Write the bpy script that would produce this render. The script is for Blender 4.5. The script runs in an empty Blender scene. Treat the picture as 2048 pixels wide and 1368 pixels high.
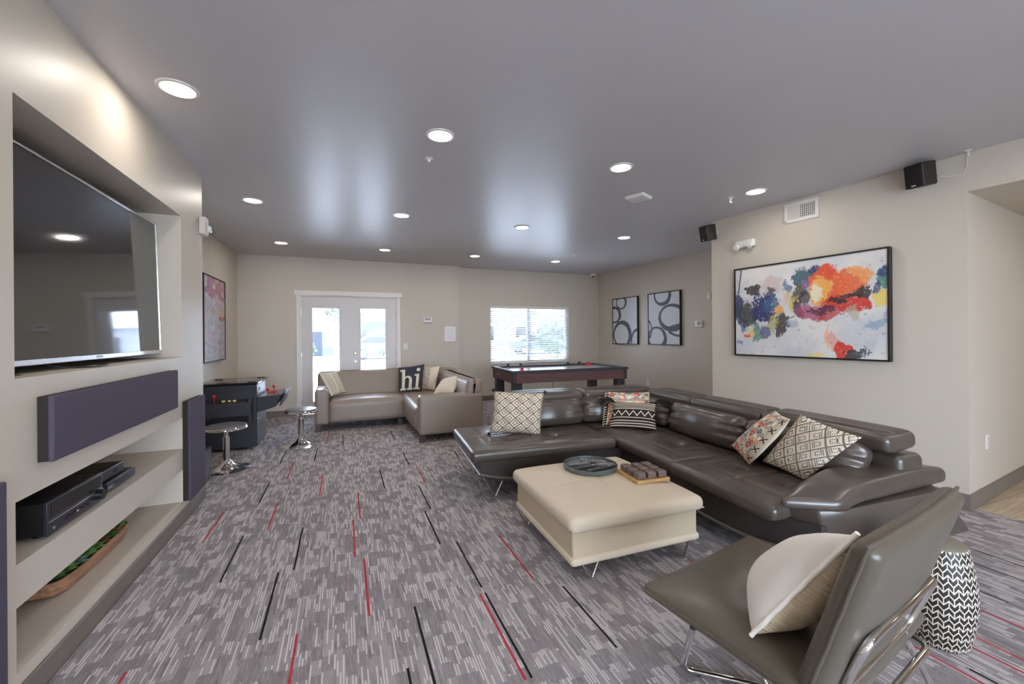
import bpy, bmesh, math, random
from mathutils import Vector, Matrix, Euler
from math import sin, cos, pi, radians, sqrt, exp, floor, atan2

random.seed(7)
SC = bpy.context.scene
COL = SC.collection
HC = 1.3762      # camera height
H = 2.743        # ceiling height
XL = -1.111      # television wall
XLL = -1.617     # alcove wall beyond it
YD = 8.017       # wall with the french doors
YW = 8.16        # wall with the window
XR = 5.54        # far right wall
WA = radians(6.08)   # near right wall is turned a little
WX = 4.583

# ---------------------------------------------------------------- camera
yaw, roll = radians(22.27), 0.0074
fw = Vector((sin(yaw), cos(yaw), 0)); rt = Vector((cos(yaw), -sin(yaw), 0)); up = Vector((0, 0, 1))
cx_ = rt * cos(roll) - up * sin(roll)
cy_ = rt * sin(roll) + up * cos(roll)
cz_ = -fw
cam_d = bpy.data.cameras.new('camera'); cam = bpy.data.objects.new('camera', cam_d); COL.objects.link(cam)
cam.matrix_world = Matrix(((cx_.x, cy_.x, cz_.x, 0), (cx_.y, cy_.y, cz_.y, 0), (cx_.z, cy_.z, cz_.z, HC), (0, 0, 0, 1)))
cam_d.sensor_width = 36; cam_d.sensor_fit = 'HORIZONTAL'
cam_d.lens = 824.22 / 2048 * 36
cam_d.shift_y = -15.25 / 2048
cam_d.clip_start = 0.05; cam_d.clip_end = 300
SC.camera = cam

# ---------------------------------------------------------------- view, world, sun
SC.view_settings.view_transform = 'Standard'; SC.view_settings.look = 'None'
SC.view_settings.exposure = 0.92; SC.view_settings.gamma = 1.0
SC.view_settings.use_curve_mapping = False
LAMP_W = 2.45
SKY = 10.0
wd = bpy.data.worlds.new('world'); SC.world = wd; wd.use_nodes = True
wn = wd.node_tree; wn.nodes.clear()
wo = wn.nodes.new('ShaderNodeOutputWorld'); wb = wn.nodes.new('ShaderNodeBackground')
wb.inputs['Color'].default_value = (0.79, 0.87, 1.0, 1); wb.inputs['Strength'].default_value = SKY
wn.links.new(wb.outputs[0], wo.inputs[0])
SC.cycles.max_bounces = 10; SC.cycles.diffuse_bounces = 6; SC.cycles.glossy_bounces = 5
SC.cycles.transparent_max_bounces = 12
SC.cycles.caustics_reflective = False; SC.cycles.caustics_refractive = False
SC.cycles.sample_clamp_indirect = 6.0
sd = bpy.data.lights.new('sun', 'SUN'); sd.energy = 1.0; sd.angle = radians(1.0); sd.color = (1, 0.96, 0.9)
so = bpy.data.objects.new('sun', sd); COL.objects.link(so); so.rotation_euler = Euler((0, radians(35), 0))

# ---------------------------------------------------------------- tagging
def tag(o, label=None, cat=None, group=None, kind=None):
    if label: o['label'] = label
    if cat: o['category'] = cat
    if group: o['group'] = group
    if kind: o['kind'] = kind
    return o
def thing(name, label, cat, loc=(0, 0, 0), rot=(0, 0, 0), group=None):
    o = bpy.data.objects.new(name, None); COL.objects.link(o)
    o.empty_display_size = 0.1
    o.location = loc; o.rotation_euler = rot if not isinstance(rot, (int, float)) else (0, 0, rot)
    return tag(o, label, cat, group)
def dup(root, loc=None, rot=None, label=None, group=None):
    r = root.copy(); COL.objects.link(r)
    if loc is not None: r.location = loc
    if rot is not None: r.rotation_euler = rot
    if label: r['label'] = label
    if group: r['group'] = group
    for ch in list(root.children):
        c = ch.copy(); COL.objects.link(c); c.parent = r
        for g in list(ch.children):
            d = g.copy(); COL.objects.link(d); d.parent = c
    return r

# ---------------------------------------------------------------- mesh builder
class MB:
    def __init__(s): s.v = []; s.f = []; s.m = []
    def add(s, vs, fs, M=None, mi=0):
        o = len(s.v)
        for p in vs:
            p = Vector(p); s.v.append(tuple(M @ p) if M is not None else tuple(p))
        for f in fs: s.f.append([o + i for i in f]); s.m.append(mi)
        return s
    def box(s, c, d, M=None, rz=0, mi=0, R=None):
        hx, hy, hz = d[0] / 2, d[1] / 2, d[2] / 2
        vs = [Vector((x, y, z)) for x in (-hx, hx) for y in (-hy, hy) for z in (-hz, hz)]
        rot = R if R is not None else Matrix.Rotation(rz, 3, 'Z')
        vs = [rot @ p + Vector(c) for p in vs]
        fs = [(0, 1, 3, 2), (4, 6, 7, 5), (0, 4, 5, 1), (2, 3, 7, 6), (0, 2, 6, 4), (1, 5, 7, 3)]
        return s.add(vs, fs, M, mi)
    def bb(s, x0, x1, y0, y1, z0, z1, M=None, mi=0):
        return s.box(((x0 + x1) / 2, (y0 + y1) / 2, (z0 + z1) / 2), (x1 - x0, y1 - y0, z1 - z0), M, mi=mi)
    def soft(s, c, d, r=0.03, n=(6, 6, 3), fn=None, M=None, R=None, k=3, mi=0):
        h = [d[0] / 2, d[1] / 2, d[2] / 2]; rr = min(r, min(h) * 0.999)
        ax = []
        for i in range(3):
            inn = h[i] - rr
            a = [-h[i] + rr * (j / k) for j in range(k)]
            m = max(1, n[i])
            a += [-inn + 2 * inn * j / m for j in range(m + 1)]
            a += [inn + rr * ((j + 1) / k) for j in range(k)]
            ax.append(a)
        idx = {}; vs = []; fs = []
        N = [len(a) - 1 for a in ax]
        def vid(i, j, l):
            key = (i, j, l)
            if key in idx: return idx[key]
            p = Vector((ax[0][i], ax[1][j], ax[2][l]))
            q = Vector([max(-(h[t] - rr), min(h[t] - rr, p[t])) for t in range(3)])
            e = p - q
            if e.length > 1e-9: p = q + e.normalized() * rr
            if fn: p = Vector(fn(p.x, p.y, p.z))
            if R is not None: p = R @ p
            vs.append(p + Vector(c)); idx[key] = len(vs) - 1
            return idx[key]
        for i in range(N[0]):
            for j in range(N[1]):
                fs.append((vid(i, j, 0), vid(i, j + 1, 0), vid(i + 1, j + 1, 0), vid(i + 1, j, 0)))
                fs.append((vid(i, j, N[2]), vid(i + 1, j, N[2]), vid(i + 1, j + 1, N[2]), vid(i, j + 1, N[2])))
        for i in range(N[0]):
            for l in range(N[2]):
                fs.append((vid(i, 0, l), vid(i + 1, 0, l), vid(i + 1, 0, l + 1), vid(i, 0, l + 1)))
                fs.append((vid(i, N[1], l), vid(i, N[1], l + 1), vid(i + 1, N[1], l + 1), vid(i + 1, N[1], l)))
        for j in range(N[1]):
            for l in range(N[2]):
                fs.append((vid(0, j, l), vid(0, j, l + 1), vid(0, j + 1, l + 1), vid(0, j + 1, l)))
                fs.append((vid(N[0], j, l), vid(N[0], j + 1, l), vid(N[0], j + 1, l + 1), vid(N[0], j, l + 1)))
        return s.add(vs, fs, M, mi)
    def cyl(s, p0, p1, r0, r1=None, n=20, M=None, mi=0, cap=True):
        r1 = r0 if r1 is None else r1
        p0 = Vector(p0); p1 = Vector(p1); a = (p1 - p0).normalized()
        b = a.orthogonal().normalized(); c = a.cross(b)
        vs = []
        for p, r in ((p0, r0), (p1, r1)):
            for i in range(n):
                t = 2 * pi * i / n; vs.append(p + (b * cos(t) + c * sin(t)) * r)
        fs = [(i, (i + 1) % n, n + (i + 1) % n, n + i) for i in range(n)]
        if cap: fs += [tuple(range(n - 1, -1, -1)), tuple(range(n, 2 * n))]
        return s.add(vs, fs, M, mi)
    def tube(s, pts, r, n=10, M=None, mi=0, closed=False, flat=1.0):
        P = [Vector(p) for p in pts]; L = len(P)
        tang = []
        for i in range(L):
            a = P[(i - 1) % L] if (closed or i > 0) else P[i]
            b = P[(i + 1) % L] if (closed or i < L - 1) else P[i]
            tang.append((b - a).normalized())
        b = tang[0].orthogonal().normalized(); vs = []
        for i in range(L):
            b = (b - tang[i] * b.dot(tang[i])).normalized(); c = tang[i].cross(b)
            for j in range(n):
                t = 2 * pi * j / n; vs.append(P[i] + b * cos(t) * r + c * sin(t) * r * flat)
        fs = []
        for i in range(L if closed else L - 1):
            i2 = (i + 1) % L
            for j in range(n): fs.append((i * n + j, i * n + (j + 1) % n, i2 * n + (j + 1) % n, i2 * n + j))
        if not closed: fs += [tuple(range(n - 1, -1, -1)), tuple((L - 1) * n + j for j in range(n))]
        return s.add(vs, fs, M, mi)
    def lathe(s, prof, n=40, c=(0, 0, 0), M=None, mi=0):
        vs = []; c = Vector(c)
        for r, z in prof:
            for i in range(n):
                t = 2 * pi * i / n; vs.append(c + Vector((r * cos(t), r * sin(t), z)))
        fs = []
        for k in range(len(prof) - 1):
            for i in range(n): fs.append((k * n + i, k * n + (i + 1) % n, (k + 1) * n + (i + 1) % n, (k + 1) * n + i))
        if prof[0][0] > 1e-6: fs.append(tuple(range(n - 1, -1, -1)))
        if prof[-1][0] > 1e-6: fs.append(tuple((len(prof) - 1) * n + i for i in range(n)))
        return s.add(vs, fs, M, mi)
    def prism(s, poly, z0, z1, M=None, mi=0):
        n = len(poly)
        vs = [(p[0], p[1], z0) for p in poly] + [(p[0], p[1], z1) for p in poly]
        fs = [tuple(range(n - 1, -1, -1)), tuple(range(n, 2 * n))] + [(i, (i + 1) % n, n + (i + 1) % n, n + i) for i in range(n)]
        return s.add(vs, fs, M, mi)
    def ball(s, c, r, n=14, sc=(1, 1, 1), M=None, mi=0):
        prof = [(r * sin(pi * k / (n // 2)), -r * cos(pi * k / (n // 2))) for k in range(n // 2 + 1)]
        vs = []; c = Vector(c)
        for q, z in prof:
            for i in range(n):
                t = 2 * pi * i / n; vs.append(c + Vector((q * cos(t) * sc[0], q * sin(t) * sc[1], z * sc[2])))
        fs = []
        for k in range(len(prof) - 1):
            for i in range(n): fs.append((k * n + i, k * n + (i + 1) % n, (k + 1) * n + (i + 1) % n, (k + 1) * n + i))
        return s.add(vs, fs, M, mi)
    def obj(s, name, mat, parent=None, loc=None, rot=None, bevel=0, smooth=35, merge=True):
        me = bpy.data.meshes.new(name)
        me.from_pydata(s.v, [], s.f)
        mats = mat if isinstance(mat, (list, tuple)) else [mat]
        for m in mats: me.materials.append(m)
        me.polygons.foreach_set('material_index', s.m)
        bm = bmesh.new(); bm.from_mesh(me)
        if merge: bmesh.ops.remove_doubles(bm, verts=bm.verts, dist=1e-5)
        bmesh.ops.recalc_face_normals(bm, faces=bm.faces)
        bm.to_mesh(me); bm.free()
        if smooth:
            me.polygons.foreach_set('use_smooth', [True] * len(me.polygons))
            me.set_sharp_from_angle(angle=radians(smooth))
        o = bpy.data.objects.new(name, me); COL.objects.link(o)
        if parent: o.parent = parent
        if loc is not None: o.location = loc
        if rot is not None: o.rotation_euler = rot if not isinstance(rot, (int, float)) else (0, 0, rot)
        if bevel:
            b = o.modifiers.new('bevel', 'BEVEL'); b.width = bevel; b.segments = 2; b.limit_method = 'ANGLE'; b.angle_limit = radians(40)
            b.harden_normals = False
        return o
def frame_matrix(o, x, y, z):
    x = Vector(x).normalized(); z = Vector(z); z = (z - x * z.dot(x)).normalized(); y = z.cross(x)
    M = Matrix.Identity(4)
    for i in range(3): M[i][0], M[i][1], M[i][2], M[i][3] = x[i], y[i], z[i], Vector(o)[i]
    return M
def RX(a): return Matrix.Rotation(a, 3, 'X')
def RY(a): return Matrix.Rotation(a, 3, 'Y')
def RZ(a): return Matrix.Rotation(a, 3, 'Z')

# ---------------------------------------------------------------- node expressions
class S:
    def __init__(s, nt, k): s.nt = nt; s.k = k
    def _m(s, op, b=None, c=None, rev=False):
        n = s.nt.nodes.new('ShaderNodeMath'); n.operation = op
        a = [s] if b is None else ([b, s] if rev else [s, b])
        if c is not None: a.append(c)
        for i, x in enumerate(a):
            if isinstance(x, S): s.nt.links.new(x.k, n.inputs[i])
            else: n.inputs[i].default_value = float(x)
        return S(s.nt, n.outputs[0])
    def __add__(s, b): return s._m('ADD', b)
    __radd__ = __add__
    def __sub__(s, b): return s._m('SUBTRACT', b)
    def __rsub__(s, b): return s._m('SUBTRACT', b, rev=True)
    def __mul__(s, b): return s._m('MULTIPLY', b)
    __rmul__ = __mul__
    def __truediv__(s, b): return s._m('DIVIDE', b)
    def floor(s): return s._m('FLOOR')
    def frac(s): return s._m('FRACT')
    def abs(s): return s._m('ABSOLUTE')
    def lt(s, b): return s._m('LESS_THAN', b)
    def gt(s, b): return s._m('GREATER_THAN', b)
    def min(s, b): return s._m('MINIMUM', b)
    def max(s, b): return s._m('MAXIMUM', b)
    def sqrt(s): return s._m('SQRT')
    def sin(s): return s._m('SINE')
    def atan2(s, b): return s._m('ARCTAN2', b)
    def band(s, a, b): return s.gt(a) * s.lt(b)
    def smooth(s, a, b):
        n = s.nt.nodes.new('ShaderNodeMapRange'); n.interpolation_type = 'SMOOTHSTEP'
        s.nt.links.new(s.k, n.inputs[0]); n.inputs[1].default_value = a; n.inputs[2].default_value = b
        return S(s.nt, n.outputs[0])
class NT:
    """one principled material and the sockets to paint it with"""
    def __init__(s, name, rough=0.5, metal=0.0, spec=0.5):
        s.mat = bpy.data.materials.new(name); s.mat.use_nodes = True; s.nt = s.mat.node_tree; s.nt.nodes.clear()
        s.out = s.nt.nodes.new('ShaderNodeOutputMaterial'); s.b = s.nt.nodes.new('ShaderNodeBsdfPrincipled')
        s.nt.links.new(s.b.outputs[0], s.out.inputs[0])
        s.b.inputs['Roughness'].default_value = rough; s.b.inputs['Metallic'].default_value = metal
        s.b.inputs['Specular IOR Level'].default_value = spec
        s.tc = s.nt.nodes.new('ShaderNodeTexCoord'); sp = s.nt.nodes.new('ShaderNodeSeparateXYZ')
        s.nt.links.new(s.tc.outputs['Object'], sp.inputs[0])
        s.x, s.y, s.z = [S(s.nt, sp.outputs[i]) for i in range(3)]
    def vec(s, x, y=0, z=0):
        n = s.nt.nodes.new('ShaderNodeCombineXYZ')
        for i, q in enumerate((x, y, z)):
            if isinstance(q, S): s.nt.links.new(q.k, n.inputs[i])
            else: n.inputs[i].default_value = q
        return n.outputs[0]
    def white(s, x, y=0, z=0):
        n = s.nt.nodes.new('ShaderNodeTexWhiteNoise'); n.noise_dimensions = '3D'
        s.nt.links.new(s.vec(x, y, z), n.inputs['Vector']); return S(s.nt, n.outputs['Value'])
    def noise(s, scale, detail=3, rough=0.5, vec=None, seed=0.0):
        n = s.nt.nodes.new('ShaderNodeTexNoise'); n.noise_dimensions = '4D'
        n.inputs['W'].default_value = seed
        n.inputs['Scale'].default_value = scale; n.inputs['Detail'].default_value = detail; n.inputs['Roughness'].default_value = rough
        s.nt.links.new(vec if vec is not None else s.tc.outputs['Object'], n.inputs['Vector'])
        return S(s.nt, n.outputs['Fac'])
    def col(s, c):
        n = s.nt.nodes.new('ShaderNodeRGB'); n.outputs[0].default_value = (c[0], c[1], c[2], 1); return n.outputs[0]
    def mix(s, f, a, b):
        n = s.nt.nodes.new('ShaderNodeMix'); n.data_type = 'RGBA'
        if isinstance(f, S): s.nt.links.new(f.k, n.inputs[0])
        else: n.inputs[0].default_value = f
        for q, i in ((a, 6), (b, 7)):
            if isinstance(q, tuple): n.inputs[i].default_value = (q[0], q[1], q[2], 1)
            else: s.nt.links.new(q, n.inputs[i])
        return n.outputs[2]
    def base(s, c):
        if isinstance(c, tuple): s.b.inputs['Base Color'].default_value = (c[0], c[1], c[2], 1)
        else: s.nt.links.new(c, s.b.inputs['Base Color'])
        return s
    def bump(s, h, strength=0.2, dist=0.01):
        n = s.nt.nodes.new('ShaderNodeBump'); n.inputs['Strength'].default_value = strength; n.inputs['Distance'].default_value = dist
        s.nt.links.new(h.k, n.inputs['Height']); s.nt.links.new(n.outputs[0], s.b.inputs['Normal']); return s
def srgb(r, g, b):
    f = lambda c: (c / 255 / 12.92) if c / 255 <= 0.04045 else ((c / 255 + 0.055) / 1.055) ** 2.4
    return (f(r), f(g), f(b))
def M(name, c, rough=0.5, metal=0.0, spec=0.5, bump=None, var=None):
    n = NT(name, rough, metal, spec)
    if var:
        k = n.noise(var[0], 4); n.base(n.mix(k.smooth(0.3, 0.7), tuple(q * (1 - var[1]) for q in c), tuple(min(1, q * (1 + var[1])) for q in c)))
    else: n.base(c)
    if bump: n.bump(n.noise(bump[0], 4), bump[1], bump[2])
    return n.mat
def EM(name, c, strength):
    n = NT(name); n.base(c); n.b.inputs['Emission Color'].default_value = (c[0], c[1], c[2], 1); n.b.inputs['Emission Strength'].default_value = strength
    return n.mat
# ---------------------------------------------------------------- materials
WALL = M('wall_paint', srgb(203, 193, 179), 0.44, spec=0.35, bump=(160, 0.05, 0.002), var=(0.7, 0.012))
CEIL = M('ceiling_paint', srgb(196, 192, 195), 0.35, spec=0.27, bump=(2.2, 0.06, 0.02), var=(0.9, 0.015))
TRIMW = M('white_trim_paint', srgb(226, 220, 214), 0.35)
BASEB = M('baseboard_rubber', srgb(120, 110, 104), 0.45)
BLACK = M('black_plastic', srgb(22, 21, 22), 0.4)
GLOSSB = M('gloss_black', srgb(14, 14, 16), 0.12)
CHROME = M('chrome', (0.78, 0.77, 0.76), 0.09, 1.0)
STEEL = M('brushed_nickel', (0.55, 0.53, 0.5), 0.28, 1.0)
WHITEP = M('white_plastic', srgb(228, 225, 220), 0.4)
GREYP = M('grey_plastic', srgb(150, 150, 150), 0.4)
RED = M('red_plastic', srgb(205, 30, 38), 0.3)
YELLOW = M('cream_button', srgb(235, 215, 150), 0.35)
WOODD = M('dark_wood_foot', srgb(72, 52, 44), 0.4)
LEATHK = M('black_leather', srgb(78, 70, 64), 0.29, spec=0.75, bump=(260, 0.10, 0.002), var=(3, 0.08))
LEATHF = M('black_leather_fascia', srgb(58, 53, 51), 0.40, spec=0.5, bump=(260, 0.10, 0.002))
LEATHC = M('charcoal_chair_leather', srgb(90, 83, 73), 0.33, spec=0.5, bump=(240, 0.10, 0.002), var=(3, 0.06))
LEATHG = M('taupe_leather', srgb(150, 136, 124), 0.38, spec=0.5, bump=(260, 0.08, 0.002))
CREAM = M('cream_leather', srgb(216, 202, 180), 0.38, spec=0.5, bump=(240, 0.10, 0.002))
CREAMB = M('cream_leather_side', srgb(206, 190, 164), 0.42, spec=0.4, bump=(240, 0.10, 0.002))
PANELF = M('speaker_cloth', srgb(84, 77, 92), 0.85, spec=0.2, bump=(900, 0.25, 0.001))
PANELE = M('speaker_cloth_edge', srgb(52, 46, 44), 0.8, spec=0.2)
SCREEN = NT('tv_screen', 0.05, spec=1.0); SCREEN.base(srgb(26, 26, 31)); SCREEN.b.inputs['IOR'].default_value = 1.75; SCREEN = SCREEN.mat
SILVER = M('silver_bezel', (0.72, 0.72, 0.74), 0.25, 1.0)

def glass_mat(name, tint=(1, 1, 1), gloss=0.10):
    m = bpy.data.materials.new(name); m.use_nodes = True; nt = m.node_tree; nt.nodes.clear()
    o = nt.nodes.new('ShaderNodeOutputMaterial'); mx = nt.nodes.new('ShaderNodeMixShader')
    t = nt.nodes.new('ShaderNodeBsdfTransparent'); g = nt.nodes.new('ShaderNodeBsdfGlossy'); f = nt.nodes.new('ShaderNodeFresnel')
    f.inputs['IOR'].default_value = 1.45; g.inputs['Roughness'].default_value = 0.02
    t.inputs['Color'].default_value = (*tint, 1)
    nt.links.new(f.outputs[0], mx.inputs[0]); nt.links.new(t.outputs[0], mx.inputs[1]); nt.links.new(g.outputs[0], mx.inputs[2])
    nt.links.new(mx.outputs[0], o.inputs[0]); return m
GLASS = glass_mat('window_glass', (0.95, 0.98, 1.0)); GLASST = glass_mat('tinted_glass', (0.86, 0.90, 0.95))

def carpet():
    n = NT('carpet_tiles', 0.95, spec=0.1)
    x = n.x; y = n.y + 0.07 * n.x
    bi = (x / 0.046).floor(); bj = ((y + n.white(bi, 7.7) * 2.0) / 0.085).floor()
    hb = n.white(bi, bj, 4.4)
    ci = (x / 0.0115).floor(); fx = (x / 0.0115).frac()
    sj = ((y + n.white(ci, 3.1) * 3.0) / 0.085).floor(); hs = n.white(ci, sj, 1.7)
    fj = (x / 0.0038).floor()
    fine = n.white(fj, (y / 0.05 + n.white(fj, 9.0) * 5).floor(), 5.0)
    tile = n.white((x / 0.575).floor(), ((y - 2.13) / 0.575).floor(), 8.8)
    lightn = hs.gt(0.6) * fx.band(0.08, 0.60) * hb.gt(0.24)
    basec = n.mix(hb.smooth(0.05, 0.95), srgb(132, 126, 128), srgb(160, 153, 155))
    basec = n.mix((fine - 0.5) * 0.5, basec, srgb(200, 195, 198))
    basec = n.mix(lightn * 0.66, basec, srgb(226, 220, 220))
    basec = n.mix(hs.lt(0.10) * 0.35, basec, srgb(96, 90, 94))
    basec = n.mix(tile * 0.18, basec, srgb(130, 125, 130))
    n.base(basec); n.bump(fine + lightn, 0.25, 0.003)
    return n.mat
CARPET = carpet()
def yarn(name, c):
    n = NT(name, 0.95, spec=0.1); k = n.noise(30, 3)
    n.base(n.mix(k.smooth(0.35, 0.65), tuple(q * 0.72 for q in c), c)); return n.mat
CARPR = yarn('carpet_red_yarn', srgb(190, 66, 76)); CARPB = yarn('carpet_black_yarn', srgb(42, 38, 42))
def planks():
    n = NT('vinyl_planks', 0.35)
    a = n.y; i = (a / 0.16).floor(); r = n.white(i, 2.0)
    j = ((n.x + r * 1.2) / 1.2).floor(); h = n.white(i, j, 3.0)
    g = n.noise(5, 5, 0.6, n.vec(n.x * 0.6, n.y * 8 + h * 10, 0))
    c = n.mix(g.smooth(0.3, 0.7), srgb(176, 154, 128), srgb(214, 196, 168))
    c = n.mix(h * 0.25, c, srgb(160, 140, 116))
    c = n.mix((a / 0.16).frac().lt(0.025), c, srgb(110, 92, 74))
    return n.base(c).mat
PLANKS = planks()
def wood(name, a, b, sc=3.0, axis=0):
    n = NT(name, 0.5)
    v = n.vec(n.x * (1 if axis == 0 else 12), n.y * (12 if axis == 0 else 1), n.z * 12)
    return n.base(n.mix(n.noise(sc, 5, 0.6, v).smooth(0.3, 0.7), a, b)).mat
OAK = wood('light_oak', srgb(176, 138, 84), srgb(220, 186, 130), 6)
TROUGH = wood('planter_wood', srgb(140, 100, 74), srgb(186, 142, 112), 4, 1)
WALNUT = wood('dark_walnut', srgb(84, 70, 64), srgb(132, 112, 104), 14)
HOCKW = wood('hockey_table_wood', srgb(92, 62, 64), srgb(114, 80, 80), 4)
# ---------------------------------------------------------------- the room
def struct(name, mb, mat, bevel=0, smooth=0, parent=None):
    o = mb.obj(name, mat, parent, bevel=bevel, smooth=smooth)
    if parent is None: o['kind'] = 'structure'
    return o
YB = -3.6      # wall behind the camera
HX = 8.2       # end of the hall on the right
wdir = Vector((-sin(WA), cos(WA), 0)); wn_ = Vector((cos(WA), sin(WA), 0))
def wpt(s, off=0.0):        # point on the near right wall, s metres along it from the hall corner
    p = Vector((4.4407, 1.600, 0)) + wdir * s + wn_ * off
    return p
NEARL = 2.18               # length of the near right wall
pc, pf = wpt(0), wpt(NEARL)
# floor: one carpet field with inlaid accent yarns, cut off at the hall
fl = MB()
edge0 = wpt(-6.0, 0.075); edge1 = wpt(0.0, 0.075)
fl.add([(XLL - 0.3, YB, 0), (edge0.x, YB, 0), (edge1.x, edge1.y, 0), (wpt(NEARL).x + 0.075, pf.y, 0), (XR + 0.1, pf.y, 0), (XR + 0.1, YW + 0.12, 0), (XLL - 0.3, YW + 0.12, 0)], [tuple(range(7))], mi=0)
def accent(x, y0, y1, mi):
    w = 0.0055
    fl.add([(x - w, y0, 0.0006), (x + w, y0, 0.0006), (x + w, y1, 0.0006), (x - w, y1, 0.0006)], [(0, 1, 2, 3)], mi=mi)
for x, y0, y1 in ((0.109, 2.14, 2.70), (0.662, 1.50, 2.09), (-0.207, 1.55, 2.142), (0.058, 2.74, 3.30), (-0.507, 3.36, 3.89), (-0.197, 3.91, 4.51), (-0.508, 4.49, 5.05),
                  (0.11, 3.305, 3.857), (-0.877, 3.33, 3.85), (0.978, 2.096, 2.65), (0.70, 3.87, 4.40), (-0.835, 1.6, 2.171), (1.93, 1.35, 1.92), (2.3, 0.5, 1.05), (2.62, 0.70, 1.22), (2.78, 1.02, 1.3), (2.9, 0.55, 1.12), (1.85, 4.5, 5.0), (-0.2, 6.0, 6.5)):
    accent(x, y0, y1, 1)
for x, y0, y1 in ((-0.359, 2.163, 2.742), (-0.648, 2.756, 3.337), (-0.278, 2.733, 3.314), (0.325, 1.50, 2.124), (0.629, 3.266, 3.815), (0.581, 2.694, 3.244), (-0.652, 3.931, 4.442),
                  (0.336, 3.864, 4.413), (0.638, 4.476, 4.962), (-0.303, 5.018, 5.614), (-0.64, 5.06, 5.60), (-0.012, 5.60, 6.14), (0.688, 2.14, 2.68), (0.69, 1.5, 2.09), (0.62, 5.6, 6.15), (1.1, 1.5, 1.98), (2.95, 1.30, 1.55), (3.45, 0.9, 1.45), (2.35, 0.5, 0.85)):
    accent(x, y0, y1, 2)
rr = random.Random(3)
for i in range(40):
    x = rr.choice((-0.9, -0.36, 0.2, 0.76, 1.3, 1.9, 2.5, 3.1, 3.7)) + rr.uniform(-0.05, 0.05); y = -3.4 + 0.575 * rr.randint(0, 8) - 0.07 * x
    accent(x, y, y + 0.56, rr.choice((1, 2)))
fo = fl.obj('floor', [CARPET, CARPR, CARPB], smooth=0, merge=False); fo['kind'] = 'structure'
hw = MB()
h0 = wpt(0.0, 0.0); h1 = h0 + wn_ * 4.0
hw.add([(edge0.x, YB, -0.002), (HX + 1, YB, -0.002), (h1.x + 1, h1.y + 0.2, -0.002), (edge1.x, edge1.y + 0.02, -0.002)], [(0, 1, 2, 3)])
struct('floor_hall', hw, PLANKS)
# ceiling
ce = MB().bb(XLL - 0.3, HX + 0.5, YB - 0.2, YW + 0.3, H, H + 0.12)
struct('ceiling', ce, CEIL)
# television wall with three recesses
yR0, yR1 = 2.08, 3.768
tv = MB(); T = 0.46
x0, x1 = XL - T, XL
LY0, LY1 = -3.3, -2.0
tv.bb(x0, x1, YB, LY0, 0, H).bb(x0, x1, LY0, LY1, 0, 0.30).bb(x0, x1, LY0, LY1, 2.35, H).bb(x0, x1, LY1, yR0, 0, H); tv.bb(x0, x1, yR1, 4.262, 0, H)
for z0, z1 in ((0, 0.150), (0.387, 0.545), (0.775, 1.226), (2.275, H)): tv.bb(x0, x1, yR0, yR1, z0, z1)
tv.bb(x0 - 0.05, x0, LY1, 4.262, 0, H)
lw = MB(); fx0 = XL - 0.30
lw.bb(fx0, fx0 + 0.06, LY0, LY1, 0.30, 0.35).bb(fx0, fx0 + 0.06, LY0, LY1, 2.30, 2.35)
for k in range(4): yy_ = LY0 + 0.025 + (LY1 - LY0 - 0.05) * k / 3; lw.bb(fx0, fx0 + 0.06, yy_ - 0.025, yy_ + 0.025, 0.35, 2.30)
LWIN = lw.obj('window_3', TRIMW, smooth=0); LWIN['kind'] = 'structure'      # unseen side window, added to brighten the room
for k in range(3): MB().bb(fx0 + 0.025, fx0 + 0.031, LY0 + 0.05 + (LY1 - LY0 - 0.05) * k / 3, LY0 + (LY1 - LY0 - 0.05) * (k + 1) / 3, 0.35, 2.30).obj('glass', GLASS, LWIN, smooth=0)
struct('wall_left', tv, WALL)
struct('wall_left_alcove', MB().bb(XLL - 0.12, XLL, 4.262, YD + 0.2, 0, H), WALL)
# wall with the doors: opening x -0.69..0.94, up to 2.085
bw = MB(); DX0, DX1, DZ = -0.690, 0.945, 2.085; tk = 0.16
bw.bb(XLL - 0.12, DX0, YD, YD + tk, 0, H); bw.bb(DX1, 2.144, YD, YD + tk, 0, H); bw.bb(DX0, DX1, YD, YD + tk, DZ, H)
struct('wall_back', bw, WALL)
wwm = MB(); WX0, WX1, WZ0, WZ1 = 2.85, 4.735, 0.77, 1.988
wwm.bb(2.144, WX0, YW, YW + tk, 0, H); wwm.bb(WX1, XR + 0.12, YW, YW + tk, 0, H); wwm.bb(WX0, WX1, YW, YW + tk, 0, WZ0); wwm.bb(WX0, WX1, YW, YW + tk, WZ1, H)
struct('wall_back_window', wwm, WALL)
struct('wall_right_far', MB().bb(XR, XR + 0.12, pf.y, YW + tk, 0, H), WALL)
# near right wall, turned, with the header over the hall opening
nw = MB()
Mw = Matrix.Translation(h0) @ Matrix.Rotation(WA, 4, 'Z')     # local x = into the wall, y = along it
nw.bb(0, 0.16, 0, NEARL, 0, H, Mw)
struct('wall_right_near', nw, WALL)
struct('wall_right_return', MB().bb(0.16, 1.6, NEARL - 0.14, NEARL, 0, H, Mw), WALL)
struct('wall_right_header', MB().bb(0, 0.16, -6.0, 0, 2.446, H, Mw), WALL)
struct('wall_hall', MB().bb(0.16, 4.2, 0.0, 0.14, 0, H, Mw), WALL)
struct('ceiling_hall', MB().bb(0.16, 4.2, -6.0, 0.0, 2.446, 2.52, Mw), WALL)
struct('wall_hall_end', MB().bb(3.7, 3.84, -6.0, 0.0, 0, H, Mw), WALL)
rw_ = MB(); RZ0, RZ1 = 0.30, 2.35; added_spans = ((-0.9, 3.4),); xs_ = XLL - 0.3
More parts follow.
